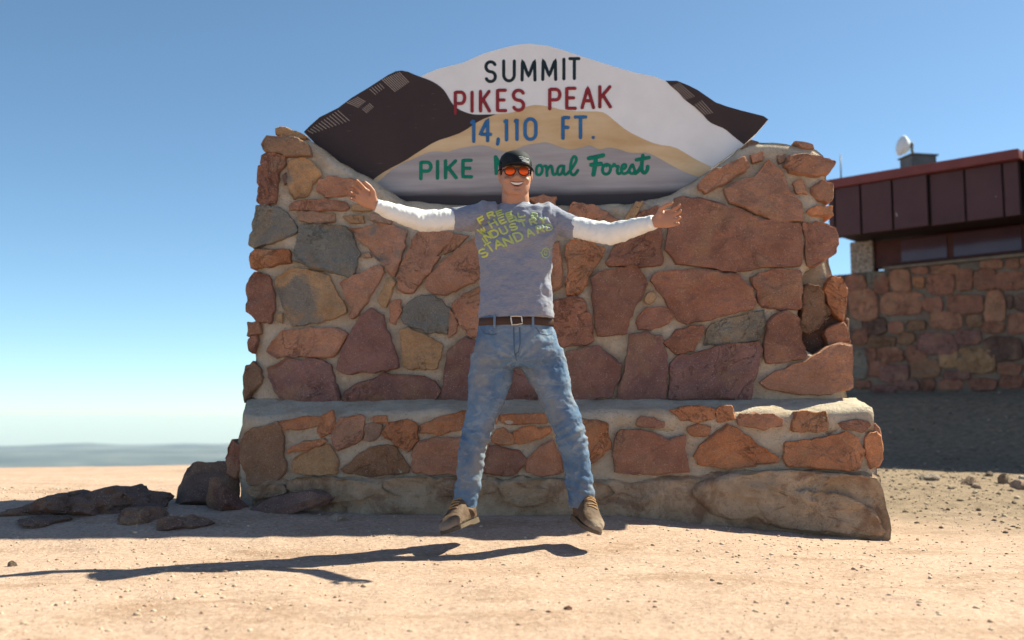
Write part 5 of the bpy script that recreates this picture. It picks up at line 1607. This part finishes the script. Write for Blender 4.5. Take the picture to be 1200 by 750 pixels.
# belt, loops and buckle
bm = bmesh.new()
rings = []
for py, g in ((373.8, 1.0), (374.6, 1.02), (382.0, 1.035), (382.8, 1.015)):
    rings.append([bm.verts.new(mp(605, py) + Vector((43.2 * K * g * math.cos(a), 43.2 * K * .635 * g * math.sin(a), 0))) for a in np.linspace(0, 2 * math.pi, 49)[:-1]])
rings_to(bm, rings); bmesh.ops.recalc_face_normals(bm, faces=bm.faces[:])
belt = bm_obj('belt', bm, BELT, man)
yb_ = 43.2 * K * .635 * 1.035
def bp(px, py): 
    q = mp(px, py)
    ax_ = (q.x - mp(605, py).x) / (43.2 * K * 1.035)
    return Vector((q.x, YM - yb_ * math.sqrt(max(.05, 1 - ax_ * ax_)) - .003, q.z))
bm = bmesh.new()
P = [bp(*q) for q in ((598.6, 373.4), (599.2, 378), (600, 383.2), (606, 382.9), (612, 381.6), (611.4, 377), (610.8, 373.6), (604.5, 373.2), (598.6, 373.4))]
limb_f(bm, [(p, .0036) for p in P], 8); bmesh.ops.recalc_face_normals(bm, faces=bm.faces[:])
bm_obj('buckle', bm, STEEL, belt)
for px in (580, 624):
    bm = bmesh.new(); stroke_mesh(bm, [bp(px, 372.5), bp(px, 378), bp(px, 385)], .006, Vector((0, -1, 0)), .004, 8)
    bmesh.ops.recalc_face_normals(bm, faces=bm.faces[:]); bm_obj('belt_loop', bm, DENIM, jeans)

# boots: toes hang down and point outwards to the viewer
def boot(ank, heel, toe):
    """ank: ankle centre, heel: back of the sole, toe: front of the sole"""
    ax_ = (toe - heel); L = ax_.length; ax_.normalize()
    upv = (ank - heel.lerp(toe, .25)); upv = (upv - ax_ * upv.dot(ax_)).normalized()
    sv = ax_.cross(upv).normalized()
    bm = bmesh.new()
    prof = [(.0, .024, .058), (.03, .035, .075), (.10, .040, .092), (.25, .040, .122), (.40, .042, .112), (.55, .048, .086), (.70, .052, .066), (.84, .050, .056), (.94, .038, .042), (1.0, .018, .024)]
    rings = []
    for t, wd, ht in prof:
        c = heel + ax_ * L * t
        r = []
        for k in range(20):
            a = 2 * math.pi * k / 20
            r.append(bm.verts.new(c + sv * wd * math.copysign(abs(math.cos(a)) ** .8, math.cos(a)) + upv * (ht * .5 + ht * .5 * math.copysign(abs(math.sin(a)) ** .8, math.sin(a)))))
        rings.append(r)
    rings_to(bm, rings)
    limb(bm, [(heel + ax_ * L * .20 + upv * .045, .045, .050), (heel.lerp(ank, .6) + ax_ * L * .16, .048, .054), (ank, .049, .052), (ank + (ank - heel).normalized() * .03, .044, .046)], 20)
    b, tree = put('boot', remesh(bm, .004, 2), LEATHER, man, lambda p, n: .0016 * fold(p, 5, (40, 40, 40)))
    bm = bmesh.new()
    rings = []
    for t, wd, ht in ((-.015, .018, 0), (.0, .029, 0), (.05, .036, 0), (.12, .039, 0), (.25, .038, 0), (.40, .039, 0), (.55, .046, 0), (.70, .051, 0), (.85, .048, 0), (.95, .037, 0), (1.015, .018, 0)):
        c = heel + ax_ * L * t
        h1 = .006; h0 = -.010 - (.008 if t < .28 else 0)
        rings.append([bm.verts.new(c + sv * wd * x + upv * (h1 if y > 0 else h0)) for x, y in ((-1, 1), (-.5, 1), (0, 1), (.5, 1), (1, 1), (1, -1), (.5, -1), (0, -1), (-.5, -1), (-1, -1))])
    rings_to(bm, rings); bmesh.ops.recalc_face_normals(bm, faces=bm.faces[:])
    bm_obj('sole', bm, SOLE, b, False)
    bm = bmesh.new()
    for i in range(5):
        t = .30 + .065 * i
        pts = []
        for s in np.linspace(-.024, .024, 7):
            o = heel + ax_ * L * (t + (s / .024) * .012 * (1 if i % 2 else -1)) + sv * s + upv * .2
            r = tree.ray_cast(o, -upv)
            if r[0] is not None: pts.append(r[0] + upv * .002)
        if len(pts) > 2: limb_f(bm, [(p, .0032) for p in pts], 6)
    if len(bm.verts):
        bmesh.ops.recalc_face_normals(bm, faces=bm.faces[:]); bm_obj('laces', bm, LACE, b)
    return b
boot(mp(546.5, 596, .03), mp(555, 608.5, .06), mp(522, 623, -.17))
boot(mp(682.5, 596, .03), mp(676, 606, .06), mp(698, 623, -.18))

# ------------------------------------------------------------------ air between the summit and the far plains
bm = bmesh.new()
bmesh.ops.create_cube(bm, size=1)
hz_top, hz_bot, hz_r = 60.0, float(Z.min()) - 1.0, 216500.0
for v in bm.verts:
    v.co = Vector((v.co.x * 2 * hz_r, v.co.y * 2 * hz_r, hz_top if v.co.z > 0 else hz_bot))
hm = bpy.data.materials.new('haze'); hm.use_nodes = True
ht = hm.node_tree
ht.nodes.remove(ht.nodes['Principled BSDF'])
pv = ht.nodes.new('ShaderNodeVolumePrincipled')
pv.inputs['Color'].default_value = (0.75, 0.85, 1.0, 1)
pv.inputs['Density'].default_value = 2.8e-6
pv.inputs['Anisotropy'].default_value = 0.0
ht.links.new(pv.outputs[0], ht.nodes['Material Output'].inputs['Volume'])
hz = bm_obj('haze', bm, hm, None, False)
tag(hz, 'thin pale blue haze over the distant plains', 'haze', kind='stuff')
